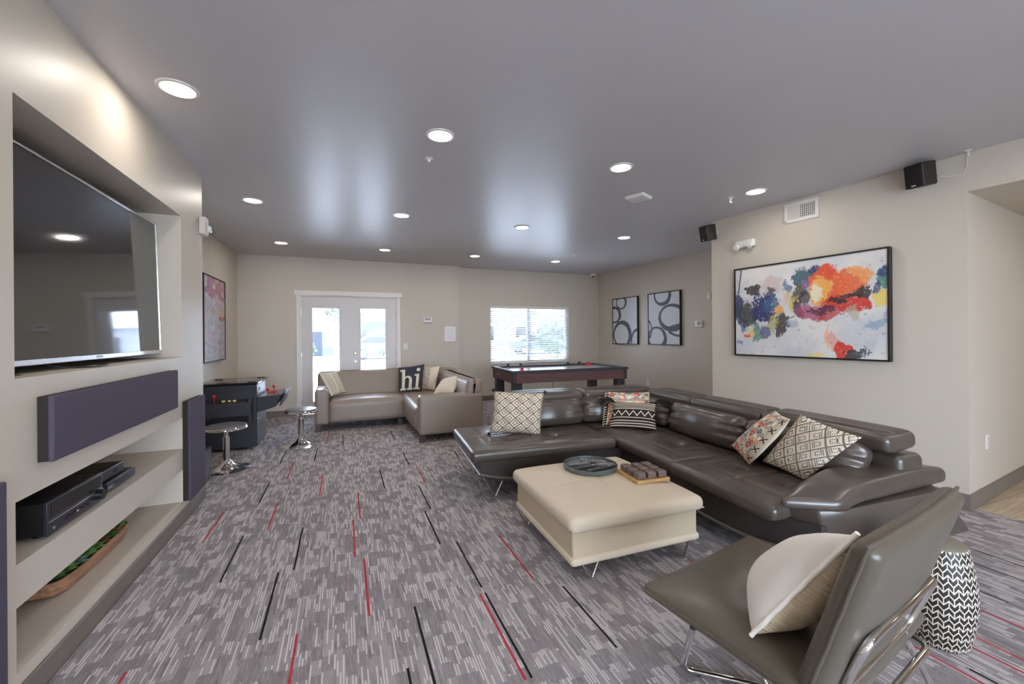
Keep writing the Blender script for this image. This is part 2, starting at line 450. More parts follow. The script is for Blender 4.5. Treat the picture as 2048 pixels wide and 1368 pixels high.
for a, b in added_spans:
    rw_.bb(xs_, a, YB - 0.14, YB, 0, H).bb(a, b, YB - 0.14, YB, 0, RZ0).bb(a, b, YB - 0.14, YB, RZ1, H); xs_ = b
rw_.bb(xs_, HX + 0.5, YB - 0.14, YB, 0, H)
struct('wall_rear', rw_, WALL)
for i, (a, b) in enumerate(added_spans):      # unseen rear window, added for even ambient daylight
    f = MB(); n_ = 3
    f.bb(a, b, YB - 0.10, YB - 0.04, RZ0, RZ0 + 0.05).bb(a, b, YB - 0.10, YB - 0.04, RZ1 - 0.05, RZ1)
    for k in range(n_ + 1): x = a + 0.025 + (b - a - 0.05) * k / n_; f.bb(x - 0.025, x + 0.025, YB - 0.10, YB - 0.04, RZ0 + 0.05, RZ1 - 0.05)
    w_ = f.obj('window_%d' % (i + 2), WHITEP, smooth=0); w_['kind'] = 'structure'
    for k in range(n_): x0_ = a + 0.05 + (b - a - 0.05) * k / n_; MB().bb(x0_, x0_ + (b - a - 0.05) / n_ - 0.05, YB - 0.075, YB - 0.069, RZ0 + 0.05, RZ1 - 0.05).obj('glass', GLASS, w_, smooth=0)
# baseboards
bh, bt = 0.10, 0.012
def bbd(name, mb): struct(name, mb, BASEB, bevel=0.003)
bbd('baseboard_left', MB().bb(XL, XL + bt, YB, 4.262, 0, bh).bb(XLL, XL + bt, 4.262, 4.262 + bt, 0, bh))
bbd('baseboard_alcove', MB().bb(XLL, XLL + bt, 4.30, YD, 0, bh))
bbd('baseboard_back', MB().bb(XLL, DX0 - 0.055, YD - bt, YD, 0, bh).bb(DX1 + 0.055, 2.144, YD - bt, YD, 0, bh))
bbd('baseboard_back_window', MB().bb(2.144, XR, YW - bt, YW, 0, bh))
bbd('baseboard_right_far', MB().bb(XR - bt, XR, pf.y, YW, 0, bh))
bbd('baseboard_right_near', MB().bb(-bt, 0, -bt, NEARL, 0, bh + 0.02, Mw))
bbd('baseboard_hall', MB().bb(0.0, 3.7, -bt, 0, 0, bh + 0.02, Mw))
# outside corner trims of the walls are plain paint; casing around the doors
cs = MB(); cw, ct = 0.058, 0.018
cs.bb(DX0 - cw, DX0, YD - ct, YD, 0, DZ).bb(DX1, DX1 + cw, YD - ct, YD, 0, DZ)
cs.bb(DX0 - cw - 0.03, DX1 + cw + 0.03, YD - ct - 0.006, YD, DZ, DZ + 0.085)
cs.bb(DX0, DX0 + 0.02, YD, YD + tk, 0, DZ).bb(DX1 - 0.02, DX1, YD, YD + tk, 0, DZ).bb(DX0, DX1, YD, YD + tk, DZ - 0.018, DZ)
struct('trim_1', cs, TRIMW, bevel=0.003)
# french doors
DOORM = M('door_paint', srgb(208, 202, 200), 0.35)
def french(name, x0, x1, gx0, gx1, hinge_left):
    y0, y1 = YD + 0.012, YD + 0.056; z0, z1 = 0.012, DZ - 0.02; gz0, gz1 = 0.215, 1.868
    m = MB()
    m.bb(x0, gx0, y0, y1, z0, z1).bb(gx1, x1, y0, y1, z0, z1).bb(gx0, gx1, y0, y1, z0, gz0).bb(gx0, gx1, y0, y1, gz1, z1)
    d = m.obj(name, DOORM, bevel=0.002, smooth=0); d['kind'] = 'structure'
    f = MB(); e = 0.028
    for a, b, c_, d_ in ((gx0 - e, gx0 + 0.004, gz0 - e, gz1 + e), (gx1 - 0.004, gx1 + e, gz0 - e, gz1 + e), (gx0, gx1, gz0 - e, gz0 + 0.004), (gx0, gx1, gz1 - 0.004, gz1 + e)):
        f.bb(a, b, y0 - 0.008, y0 + 0.004, c_, d_)
    f.obj('glass_bead', DOORM, d, bevel=0.003, smooth=0)
    MB().bb(gx0, gx1, y0 + 0.018, y0 + 0.024, gz0, gz1).obj('glass', GLASST, d, smooth=0)
    hx = x0 - 0.004 if hinge_left else x1 + 0.004
    for hz in (0.22, 1.05, 1.78): MB().cyl((hx, y0 - 0.006, hz - 0.045), (hx, y0 - 0.006, hz + 0.045), 0.007, n=10).obj('hinge', STEEL, d)
    return d
mid = 0.140
french('door_1', DX0 + 0.022, mid - 0.002, -0.50, -0.062, True)
d2 = french('door_2', mid + 0.002, DX1 - 0.022, 0.292, 0.735, False)
MB().bb(mid - 0.018, mid + 0.018, YD + 0.004, YD + 0.012, 0.012, DZ - 0.02).obj('astragal', DOORM, d2, smooth=0)
yk = YD + 0.012
MB().lathe([(0.0, 0.062), (0.018, 0.06), (0.027, 0.05), (0.027, 0.036), (0.012, 0.026), (0.012, 0.008), (0.031, 0.006), (0.031, 0)], 20, M=Matrix.Translation((0.20, yk, 0.895)) @ Matrix.Rotation(pi / 2, 4, 'X')).obj('knob', STEEL, d2)
MB().lathe([(0.0, 0.022), (0.020, 0.020), (0.029, 0.008), (0.031, 0)], 20, M=Matrix.Translation((0.20, yk, 1.05)) @ Matrix.Rotation(pi / 2, 4, 'X')).obj('deadbolt', STEEL, d2)
# window: frame, panes, sill
wf = MB(); fy0, fy1 = YW + 0.085, YW + 0.135; e = 0.045
wf.bb(WX0, WX0 + e, fy0, fy1, WZ0, WZ1).bb(WX1 - e, WX1, fy0, fy1, WZ0, WZ1).bb(WX0, WX1, fy0, fy1, WZ0, WZ0 + e).bb(WX0, WX1, fy0, fy1, WZ1 - e, WZ1)
xm = (WX0 + WX1) / 2 - 0.02
wf.bb(xm - 0.03, xm + 0.03, fy0, fy1, WZ0 + e, WZ1 - e)
win = wf.obj('window_1', WHITEP, smooth=0, bevel=0.003); win['kind'] = 'structure'
MB().bb(WX0 + e, xm - 0.03, fy0 + 0.02, fy0 + 0.026, WZ0 + e, WZ1 - e).obj('glass', GLASST, win, smooth=0)
MB().bb(xm + 0.03, WX1 - e, fy0 + 0.03, fy0 + 0.036, WZ0 + e, WZ1 - e).obj('glass', GLASST, win, smooth=0)
MB().bb(WX0, WX1, YW - 0.012, YW + 0.085, WZ0 - 0.02, WZ0 + 0.004).obj('sill', TRIMW, win, smooth=0, bevel=0.003)
# blind
bl = thing('window_blind', 'white horizontal slat blind lowered over the window above the air hockey table', 'blind', ((WX0 + WX1) / 2, YW + 0.035, 0))
BLM = NT('blind_slat', 0.45); BLM.base(srgb(240, 240, 242)); 
_t = BLM.nt.nodes.new('ShaderNodeBsdfTranslucent'); _t.inputs['Color'].default_value = (0.8, 0.8, 0.8, 1); _x = BLM.nt.nodes.new('ShaderNodeMixShader'); _x.inputs[0].default_value = 0.55
BLM.nt.links.new(BLM.b.outputs[0], _x.inputs[1]); BLM.nt.links.new(_t.outputs[0], _x.inputs[2]); BLM.nt.links.new(_x.outputs[0], BLM.out.inputs[0])
BLM = BLM.mat
hw_ = (WX1 - WX0) / 2 - 0.008
MB().bb(-hw_, hw_, -0.035, 0.03, WZ1 - 0.062, WZ1 - 0.003).obj('headrail', TRIMW, bl, bevel=0.003, smooth=0)
sl = MB(); zz = WZ0 + 0.075
while zz < WZ1 - 0.075:
    sl.box((0, 0, zz), (2 * hw_, 0.050, 0.003), R=RX(radians(-30))); zz += 0.0465
sl.obj('slats', BLM, bl, smooth=0)
MB().bb(-hw_, hw_, -0.026, 0.026, WZ0 + 0.022, WZ0 + 0.044).obj('bottom_rail', BLM, bl, bevel=0.003, smooth=0)
for x in (-0.62, 0, 0.62): MB().cyl((x, -0.026, WZ0 + 0.03), (x, -0.026, WZ1 - 0.05), 0.0022, n=6).obj('ladder_cord', WHITEP, bl)
MB().cyl((-0.78, -0.045, 1.25), (-0.78, -0.04, WZ1 - 0.05), 0.004, n=8).obj('tilt_wand', WHITEP, bl)

# recessed lights: 4 x 3 in view, the same grid carried on behind the camera and into the hall
LEDM = EM('light_diffuser', (1.0, 0.93, 0.84), 6.0)
def recessed(x, y, label, z=H, power=None, group='recessed ceiling lights'):
    t = thing('recessed_light', label, 'ceiling light', (x, y, z), 0, group)
    MB().lathe([(0.078, -0.001), (0.098, -0.001), (0.096, -0.007), (0.080, -0.010), (0.078, -0.004)], 36).obj('trim_ring', WHITEP, t)
    MB().lathe([(0.0, -0.006), (0.0785, -0.006), (0.0785, -0.002)], 36).obj('diffuser', LEDM, t)
    ld = bpy.data.lights.new('bulb', 'AREA'); ld.shape = 'DISK'; ld.size = 0.15; ld.energy = power or LAMP_W; ld.color = (1.0, 0.93, 0.84)
    lo = bpy.data.objects.new('bulb', ld); COL.objects.link(lo); lo.parent = t; lo.location = (0, 0, -0.014)
    return t
rows = {2.79: ['in the front row near the television wall', 'in the front row second from the television wall', 'in the front row above the cream ottoman', 'in the front row nearest the wall vent'],
        4.81: ['in the middle row nearest the television wall', 'in the middle row above the aisle to the doors', 'in the middle row above the black sectional', 'in the middle row nearest the right wall'],
        6.85: ['in the rear row above the arcade cabinet', 'in the rear row in front of the french doors', 'in the rear row left of the window', 'in the rear row in front of the two ring prints']}
for y, names in rows.items():
    for x, nm in zip((-0.832, 0.624, 2.12, 3.70), names):
        recessed(x, y, 'round lit recessed ceiling light ' + nm)
for y in (0.60, -1.5, -3.0):
    for x in (-0.832, 0.624, 2.12, 3.70):
        recessed(x, y, 'lit recessed ceiling light behind the camera', group='recessed lights behind the camera')
for x, y in ((5.6, 0.7), (5.6, -1.6), (7.2, 0.7), (7.2, -1.6)):
    recessed(x, y, 'lit recessed light in the hall ceiling', z=2.446, group='recessed lights in the hall', power=LAMP_W * 0.8)
# ---------------------------------------------------------------- television wall
t = thing('television', 'large flat television with thin silver frame set in the wall niche', 'television', (XL - 0.125, 2.93, 1.262), (0, radians(-1.6), 0))
TW, TH = 1.655, 0.935
MB().soft((-0.03, 0, TH / 2), (0.045, TW - 0.02, TH - 0.02), 0.012, (2, 2, 2)).obj('rear_shell', BLACK, t)
b = MB()
for y0, y1, z0, z1 in ((-TW / 2, TW / 2, 0, 0.022), (-TW / 2, TW / 2, TH - 0.009, TH), (-TW / 2, -TW / 2 + 0.009, 0, TH), (TW / 2 - 0.009, TW / 2, 0, TH)):
    b.bb(-0.012, 0.008, y0, y1, z0, z1)
b.obj('frame', SILVER, t, bevel=0.002, smooth=0)
MB().bb(-0.006, 0.003, -TW / 2 + 0.009, TW / 2 - 0.009, 0.022, TH - 0.009).obj('screen', SCREEN, t, smooth=0)
MB().bb(0.008, 0.010, -0.03, 0.03, 0.006, 0.015).obj('maker_badge', GREYP, t, smooth=0)
MB().bb(-0.16, -0.05, -0.28, 0.28, 0.2, 0.75).obj('wall_mount', BLACK, t, smooth=0)
def cable(pts, name, label, r=0.004):
    P = []; n = len(pts)
    for i in range(n - 1):
        p0 = Vector(pts[max(i - 1, 0)]); p1 = Vector(pts[i]); p2 = Vector(pts[i + 1]); p3 = Vector(pts[min(i + 2, n - 1)])
        for k in range(8):
            u = k / 8
            P.append(0.5 * ((2 * p1) + (p2 - p0) * u + (2 * p0 - 5 * p1 + 4 * p2 - p3) * u * u + (3 * p1 - p0 - 3 * p2 + p3) * u ** 3))
    P.append(Vector(pts[-1]))
    return tag(MB().tube(P, r, 8).obj(name, BLACK), label, 'cable')
zl = 1.2305
cable([(-1.35, 2.10, zl), (-1.22, 2.16, zl), (-1.20, 2.26, zl), (-1.24, 2.33, zl), (-1.34, 2.35, zl + 0.03)], 'power_cable', 'thin black cable at the left end of the niche ledge below the television')
cable([(-1.33, 2.55, 1.29), (-1.25, 2.60, zl + 0.01), (-1.17, 2.68, zl), (-1.15, 2.80, zl), (-1.19, 2.90, zl), (-1.28, 2.86, zl), (-1.30, 2.74, 1.27)], 'signal_cable', 'looped black cable on the niche ledge below the middle of the television')

def panel(name, label, y0, y1, z0, z1, d=0.05):
    t = thing(name, label, 'speaker', (XL, (y0 + y1) / 2, z0))
    hy = (y1 - y0) / 2; hz = z1 - z0
    MB().soft((d - 0.010, 0, hz / 2), (0.02, 2 * hy, hz), 0.008, (2, 4, 4)).obj('cloth_front', PANELF, t)
    MB().bb(0.0, d - 0.012, -hy + 0.003, hy - 0.003, 0.003, hz - 0.003).obj('side_frame', PANELE, t, smooth=0)
    return t
panel('wall_speaker', 'long horizontal dark purple cloth speaker panel below the television', 2.195, 3.525, 0.885, 1.148)
panel('wall_speaker', 'upright dark purple cloth speaker panel beside the arcade stools', 3.765, 4.125, 0.150, 0.897)
panel('wall_speaker', 'upright dark purple cloth speaker panel at the photo left edge, partly cut off', 1.50, 1.952, 0.16, 0.890)

# receiver
rc = thing('av_receiver', 'wide black home theatre receiver with a volume knob on the upper niche shelf', 'receiver', (XL - 0.022, 2.505, 0.5455))
RECF = M('receiver_face', srgb(58, 58, 66), 0.28, 0.4)
MB().soft((-0.17, 0, 0.082), (0.32, 0.41, 0.135), 0.006, (2, 2, 2)).obj('cabinet', BLACK, rc)
MB().soft((-0.006, 0, 0.082), (0.018, 0.42, 0.140), 0.005, (2, 2, 2)).obj('face_plate', RECF, rc)
MB().bb(0.003, 0.006, -0.208, 0.208, 0.066, 0.071).obj('silver_line', SILVER, rc, smooth=0)
MB().bb(0.002, 0.0045, -0.19, 0.19, 0.085, 0.140).obj('display_window', GLOSSB, rc, smooth=0)
MB().cyl((0.002, 0.155, 0.055), (0.030, 0.155, 0.055), 0.026, 0.024, 28).obj('volume_knob', BLACK, rc)
for i in range(9):
    MB().cyl((0.002, -0.09 + 0.021 * i, 0.040 + 0.006 * (i % 2)), (0.007, -0.09 + 0.021 * i, 0.040 + 0.006 * (i % 2)), 0.005, n=10).obj('button', GREYP if i == 4 else BLACK, rc)
MB().cyl((0.002, -0.175, 0.035), (0.006, -0.175, 0.035), 0.007, n=12).obj('power_button', SILVER, rc)
for x in (-0.05, -0.28):
    for y in (-0.16, 0.16): MB().cyl((x, y, 0), (x, y, 0.016), 0.018, n=14).obj('foot', BLACK, rc)
dp = thing('disc_player', 'slim black disc player beside the receiver, lower of the two boxes', 'disc player', (XL - 0.05, 2.985, 0.5455))
MB().soft((-0.12, 0, 0.032), (0.23, 0.32, 0.050), 0.005, (2, 2, 2)).obj('cabinet', BLACK, dp)
MB().bb(-0.004, 0.002, -0.158, 0.158, 0.010, 0.056).obj('face_plate', RECF, dp, smooth=0, bevel=0.002)
MB().bb(0.002, 0.004, -0.06, 0.06, 0.034, 0.044).obj('disc_tray', GLOSSB, dp, smooth=0)
for y in (-0.14, -0.12): MB().cyl((0.002, y, 0.03), (0.005, y, 0.03), 0.006, n=10).obj('button', SILVER, dp)
for x in (-0.03, -0.2):
    for y in (-0.13, 0.13): MB().cyl((x, y, 0), (x, y, 0.008), 0.012, n=10).obj('foot', BLACK, dp)
cb = thing('cable_box', 'small black set-top box lying on top of the slim disc player', 'set-top box', (XL - 0.075, 2.94, 0.603))
MB().soft((-0.10, 0, 0.030), (0.20, 0.27, 0.056), 0.006, (2, 2, 2)).obj('cabinet', BLACK, cb)
MB().bb(-0.003, 0.001, -0.13, 0.13, 0.006, 0.054).obj('face_plate', RECF, cb, smooth=0, bevel=0.002)
MB().bb(0.001, 0.002, 0.02, 0.09, 0.022, 0.040).obj('display_window', GLOSSB, cb, smooth=0)

# planter with succulents
pl = thing('planter', 'long pale wooden dough-bowl planter filled with succulents in the lowest wall niche', 'planter', (XL - 0.205, 2.93, 0.1505))
L2, W2 = 0.365, 0.105
def trough(p0, q0, z0, p1, q1, z1, n=40):
    vs = []
    for (a, b_, z) in ((p0, q0, z0), (p1, q1, z1)):
        for i in range(n):
            th = 2 * pi * i / n; c, s_ = cos(th), sin(th)
            vs.append((abs(c) ** 0.45 * (1 if c > 0 else -1) * b_, abs(s_) ** 0.45 * (1 if s_ > 0 else -1) * a, z))
    return vs, n
tb = MB()
rings = []
for a, b_, z in ((0.80, 0.70, 0), (0.93, 0.88, 0.02), (1.0, 1.0, 0.085), (0.975, 0.93, 0.088), (0.93, 0.86, 0.055)):
    v, n = trough(L2 * a, W2 * b_, z, 1, 1, 1); rings.append(v[:n])
vs = [p for r in rings for p in r]; n = 40
fs = [(k * n + i, k * n + (i + 1) % n, (k + 1) * n + (i + 1) % n, (k + 1) * n + i) for k in range(4) for i in range(n)]
fs += [tuple(range(n - 1, -1, -1)), tuple(4 * n + i for i in range(n))]
tb.add(vs, fs).obj('wooden_trough', TROUGH, pl)
SOIL = M('planter_moss', srgb(52, 50, 34), 0.95, bump=(80, 0.6, 0.01))
MB().bb(-W2 * 0.66, W2 * 0.66, -L2 * 0.72, L2 * 0.72, 0.05, 0.078).obj('moss', SOIL, pl, smooth=0)
GRN = [M('succulent_' + k, srgb(*c), 0.5, var=(14, 0.25)) for k, c in (('leaf_green', (92, 136, 62)), ('blue_green', (96, 124, 104)), ('deep_green', (62, 98, 48)), ('red_tip', (120, 74, 58)))]
rp = random.Random(11)
def rosette(R, n1, mb, base, lean=0.0):
    for ring in range(4):
        el = 0.25 + ring * 0.33; m = max(4, n1 - ring * 2)
        for i in range(m):
            th = 2 * pi * (i + 0.5 * (ring % 2)) / m + rp.uniform(-.1, .1); ln = R * (1.05 - 0.19 * ring)
            d = Vector((cos(th) * cos(el), sin(th) * cos(el), sin(el))); s_ = Vector((-sin(th), cos(th), 0)); u_ = d.cross(s_) * -1
            w = ln * 0.34; o = Vector(base)
            pts = [o, o + d * ln * 0.45 + s_ * w * 0.5 + u_ * 0.1 * ln, o + d * ln * 0.45 - s_ * w * 0.5 + u_ * 0.1 * ln, o + d * ln + u_ * 0.05 * ln, o + d * ln * 0.5 - u_ * w * 0.28]
            mb.add(pts, [(0, 4, 1), (0, 2, 4), (4, 3, 1), (4, 2, 3), (0, 1, 2), (1, 3, 2)])
k = 0
for y in (-0.285, -0.215, -0.14, -0.075, 0.0, 0.07, 0.14, 0.21, 0.285):
    for x in (-0.035, 0.042):
        m = MB(); rosette(rp.uniform(0.050, 0.068), 8, m, (x + rp.uniform(-.012, .012), y + rp.uniform(-.015, .015), 0.080)); m.obj('succulent', GRN[(0, 2, 1, 0, 3, 1, 2, 0, 3, 0, 1, 3, 0, 2, 1, 3, 2, 0)[k]], pl, smooth=60); k += 1
m = MB(); m.tube([(0.0, 0.30, 0.06), (0.005, 0.31, 0.10), (-0.004, 0.315, 0.14)], 0.004, 6); m.obj('stem', SOIL, pl)

# alarm strobe at the wall end
al = thing('alarm_strobe', 'white fire alarm strobe with clear lens at the end of the television wall', 'alarm', (XL, 4.215, 2.31))
MB().soft((0.024, 0, 0), (0.048, 0.095, 0.145), 0.008, (2, 2, 2)).obj('housing', M('alarm_cream', srgb(214, 206, 196), 0.4), al)
CLEAR = M('clear_lens', srgb(225, 228, 232), 0.08, spec=0.8)
MB().soft((0.060, 0.012, -0.020), (0.035, 0.050, 0.055), 0.014, (2, 2, 2)).obj('strobe_lens', CLEAR, al)
for i in range(3): MB().bb(0.047, 0.0495, -0.035, -0.010, -0.03 + 0.022 * i, -0.018 + 0.022 * i).obj('warning_letter_bar', M('letter_tan', srgb(190, 160, 130), 0.5), al, smooth=0)

# ---------------------------------------------------------------- pictures
def canvas(name, label, Mx, w, h, d, art, cat='picture'):
    t = thing(name, label, cat); t.matrix_world = Mx
    f = 0.016; g = MB()
    for x0, x1, y0, y1 in ((-w / 2, w / 2, -h / 2, -h / 2 + f), (-w / 2, w / 2, h / 2 - f, h / 2), (-w / 2, -w / 2 + f, -h / 2 + f, h / 2 - f), (w / 2 - f, w / 2, -h / 2 + f, h / 2 - f)):
        g.bb(x0, x1, y0, y1, 0.002, d)
    g.obj('frame', FRAMEB, t, smooth=0, bevel=0.0015)
    MB().bb(-w / 2 + f, w / 2 - f, -h / 2 + f, h / 2 - f, 0.004, d - 0.008).obj('canvas_print', art, t, smooth=0)
    return t
FRAMEB = M('picture_frame_black', srgb(30, 26, 24), 0.4)
def ring_art(name, w, h, rings, bg, ink, seed):
    n = NT(name, 0.6); c = n.col(bg)
    jx = n.noise(6, 3, seed=seed) - 0.5; jy = n.noise(6, 3, seed=seed + 5) - 0.5
    streak = n.noise(40, 3, 0.6, seed=seed + 9)
    tot = None
    for cx, cy, rx, ry, th in rings:
        dx = (n.x + jx * 0.05 - (cx - 0.5) * w) / (rx * w); dy = (n.y + jy * 0.05 - (0.5 - cy) * h) / (ry * h)
        d = (dx * dx + dy * dy).sqrt()
        ang = dy.atan2(dx); tv_ = (ang * 1.0 + seed).sin() * 0.4 + 1.0
        k = ((d - 1.0).abs() / (tv_ * th)).smooth(1.0, 0.8)
        tot = k if tot is None else tot.max(k)
    tot = tot * (1.0 - streak.gt(0.66) * 0.5)
    n.base(n.mix(tot, c, ink)); return n.mat
INK = srgb(84, 88, 96); PAPER = srgb(214, 216, 222)
Mfar = lambda y, z: frame_matrix((XR, y, z), (0, -1, 0), None, (-1, 0, 0))
canvas('ring_print', 'framed print of loose grey rings, nearer the window corner', Mfar(7.155, 1.643), 0.835, 0.985, 0.045,
       ring_art('ring_art_left', 0.83, 0.985, ((0.36, 0.10, 0.19, 0.13, 0.17), (0.07, 0.36, 0.24, 0.165, 0.16), (0.38, 0.80, 0.33, 0.27, 0.15), (1.02, 0.93, 0.26, 0.24, 0.13)), PAPER, INK, 1.0))
canvas('ring_print', 'framed print of loose grey rings, nearer the thermostat and wall end', Mfar(6.015, 1.65), 0.83, 0.985, 0.045,
       ring_art('ring_art_right', 0.83, 0.985, ((0.46, 0.06, 0.24, 0.17, 0.16), (0.74, 0.48, 0.36, 0.225, 0.17), (0.28, 0.87, 0.28, 0.20, 0.16), (0.02, 0.70, 0.10, 0.16, 0.15), (0.98, 0.72, 0.30, 0.10, 0.2)), PAPER, INK, 2.3))

def abstract_art():
    n = NT('abstract_canvas', 0.55); w, h = 1.39, 0.96
    jx = (n.noise(5, 6, 0.68, seed=1) - 0.5) * 0.42; jy = (n.noise(5, 6, 0.68, seed=4) - 0.5) * 0.42
    u = n.x / w + 0.5 + jx * 0.55; v = 0.5 - n.y / h + jy * 0.75
    u0 = n.x / w + 0.5; v0 = 0.5 - n.y / h
    c = n.mix(n.noise(3, 4, seed=7).smooth(0.35, 0.65), srgb(226, 222, 216), srgb(204, 204, 208))
    c = n.mix(n.noise(9, 5, 0.7, seed=11).smooth(0.56, 0.70) * 0.6, c, srgb(196, 182, 176))
    blobs = (  # centre u, v, radii, colour, strength
        (0.30, 0.24, 0.09, 0.10, (208, 178, 176), 0.6), (0.14, 0.46, 0.13, 0.05, (206, 170, 150), 0.5),
        (0.02, 0.46, 0.06, 0.22, (52, 58, 104), 0.95), (0.06, 0.62, 0.06, 0.14, (70, 96, 142), 0.8), (0.11, 0.56, 0.10, 0.16, (64, 70, 72), 0.95),
        (0.15, 0.27, 0.055, 0.08, (62, 54, 62), 0.95), (0.28, 0.33, 0.05, 0.09, (86, 78, 92), 0.9), (0.24, 0.47, 0.10, 0.17, (46, 52, 104), 0.97), (0.29, 0.42, 0.05, 0.10, (60, 98, 140), 0.8),
        (0.345, 0.49, 0.03, 0.05, (232, 164, 82), 0.9), (0.35, 0.66, 0.05, 0.15, (74, 66, 64), 0.95), (0.29, 0.65, 0.03, 0.12, (170, 160, 66), 0.7), (0.19, 0.74, 0.03, 0.12, (74, 128, 108), 0.8),
        (0.24, 0.74, 0.04, 0.08, (66, 74, 126), 0.8), (0.14, 0.77, 0.04, 0.05, (222, 200, 80), 0.7), (0.40, 0.24, 0.022, 0.09, (60, 110, 150), 0.8), (0.40, 0.36, 0.03, 0.08, (220, 180, 120), 0.6),
        (0.54, 0.19, 0.10, 0.12, (62, 98, 112), 0.95), (0.60, 0.13, 0.06, 0.07, (50, 62, 110), 0.9), (0.48, 0.34, 0.055, 0.12, (84, 82, 70), 0.92), (0.545, 0.28, 0.05, 0.08, (140, 112, 158), 0.7),
        (0.46, 0.47, 0.03, 0.08, (214, 190, 70), 0.8), (0.49, 0.52, 0.03, 0.08, (70, 52, 92), 0.9), (0.56, 0.55, 0.10, 0.08, (170, 74, 106), 0.85),
        (0.66, 0.30, 0.13, 0.24, (224, 96, 54), 0.97), (0.62, 0.34, 0.085, 0.17, (240, 176, 88), 0.95), (0.60, 0.36, 0.05, 0.10, (238, 226, 196), 0.95), (0.66, 0.14, 0.06, 0.09, (226, 84, 58), 0.95),
        (0.80, 0.27, 0.10, 0.16, (232, 108, 60), 0.95), (0.86, 0.18, 0.06, 0.10, (240, 160, 98), 0.9), (0.77, 0.47, 0.17, 0.075, (206, 58, 48), 0.97), (0.68, 0.56, 0.10, 0.06, (190, 62, 60), 0.85),
        (0.87, 0.37, 0.06, 0.07, (58, 48, 48), 0.95), (0.80, 0.41, 0.07, 0.035, (56, 48, 50), 0.95), (0.73, 0.46, 0.06, 0.028, (62, 50, 52), 0.95), (0.62, 0.53, 0.09, 0.03, (86, 44, 70), 0.9), (0.52, 0.42, 0.04, 0.07, (66, 56, 58), 0.85),
        (0.98, 0.27, 0.05, 0.10, (66, 126, 106), 0.9), (0.985, 0.20, 0.04, 0.05, (56, 70, 116), 0.9), (0.945, 0.34, 0.02, 0.08, (60, 62, 122), 0.85), (0.97, 0.46, 0.05, 0.09, (232, 204, 92), 0.85), (0.99, 0.60, 0.04, 0.06, (160, 150, 196), 0.6),
        (0.94, 0.66, 0.07, 0.05, (126, 158, 184), 0.7), (0.42, 0.66, 0.05, 0.05, (150, 170, 180), 0.6), (0.82, 0.56, 0.03, 0.08, (176, 168, 150), 0.6),
        (0.10, 0.78, 0.045, 0.028, (226, 88, 66), 0.95), (0.665, 0.80, 0.018, 0.13, (236, 180, 130), 0.75), (0.70, 0.84, 0.03, 0.10, (228, 140, 116), 0.6),
        (0.755, 0.925, 0.055, 0.09, (216, 60, 44), 0.97), (0.81, 0.95, 0.04, 0.07, (62, 64, 68), 0.95), (0.60, 0.96, 0.05, 0.05, (236, 206, 108), 0.75), (0.88, 0.90, 0.05, 0.09, (188, 196, 204), 0.6), (0.04, 0.87, 0.03, 0.03, (110, 120, 170), 0.7))
    rag = (n.noise(26, 5, 0.7, seed=21) - 0.5) * 2.6; rag2 = (n.noise(14, 6, 0.75, n.vec(n.x * 1.6, n.y * 0.6, 0), seed=33) - 0.5) * 2.6
    for k, (bu, bv, ru, rv, rgb_, st) in enumerate(blobs):
        du = (u - bu) / ru; dv = (v - bv) / rv
        c = n.mix((du * du + dv * dv + (rag if k % 2 else rag2)).smooth(0.98, 0.62) * st, c, srgb(*rgb_))
    sp_ = n.noise(70, 3, 0.6, seed=41); c = n.mix(sp_.gt(0.70) * (n.noise(4, 2, seed=43).gt(0.5)) * 0.8, c, srgb(78, 70, 84))
    c = n.mix(n.noise(18, 5, 0.7, n.vec(n.x * 2.2, n.y * 0.5, 0), seed=47).smooth(0.58, 0.72) * 0.45, c, srgb(222, 216, 210))
    c = n.mix(n.noise(34, 4, 0.7, n.vec(n.x * 0.8, n.y * 1.3, 0), seed=51).smooth(0.57, 0.66) * 0.55, c, srgb(224, 220, 216))
    c = n.mix(n.noise(22, 4, 0.7, seed=57).smooth(0.60, 0.68) * n.noise(3, 2, seed=59).gt(0.47) * 0.5, c, srgb(92, 84, 100))
    # long thin strokes and the scribbled signature
    for (a0, b0, a1, b1, wd_, rgb_) in ((0.055, 0.0, 0.03, 0.28, 0.006, (70, 80, 104)), (0.36, 0.62, 0.46, 0.575, 0.005, (90, 96, 106)), (0.885, 0.89, 0.875, 0.985, 0.0025, (60, 60, 66)), (0.90, 0.91, 0.893, 0.97, 0.0025, (60, 60, 66)), (0.872, 0.955, 0.915, 0.935, 0.004, (60, 60, 66))):
        L_ = sqrt((a1 - a0) ** 2 + (b1 - b0) ** 2); tx, ty = (a1 - a0) / L_, (b1 - b0) / L_
        s_ = (u0 - a0) * tx + (v0 - b0) * ty; q = ((u0 - a0) * ty - (v0 - b0) * tx).abs()
        c = n.mix(q.lt(wd_) * s_.band(0, L_) * 0.9, c, srgb(*rgb_))
    n.base(c); n.bump(n.noise(40, 4, seed=3), 0.15, 0.003); return n.mat
pm = wpt(1.153, 0.0)
canvas('abstract_painting', 'large framed abstract canvas of red, orange and navy splashes on white', frame_matrix((pm.x, pm.y, 1.612), (sin(WA), -cos(WA), 0), None, (-cos(WA), -sin(WA), 0)), 1.405, 0.995, 0.055, abstract_art())

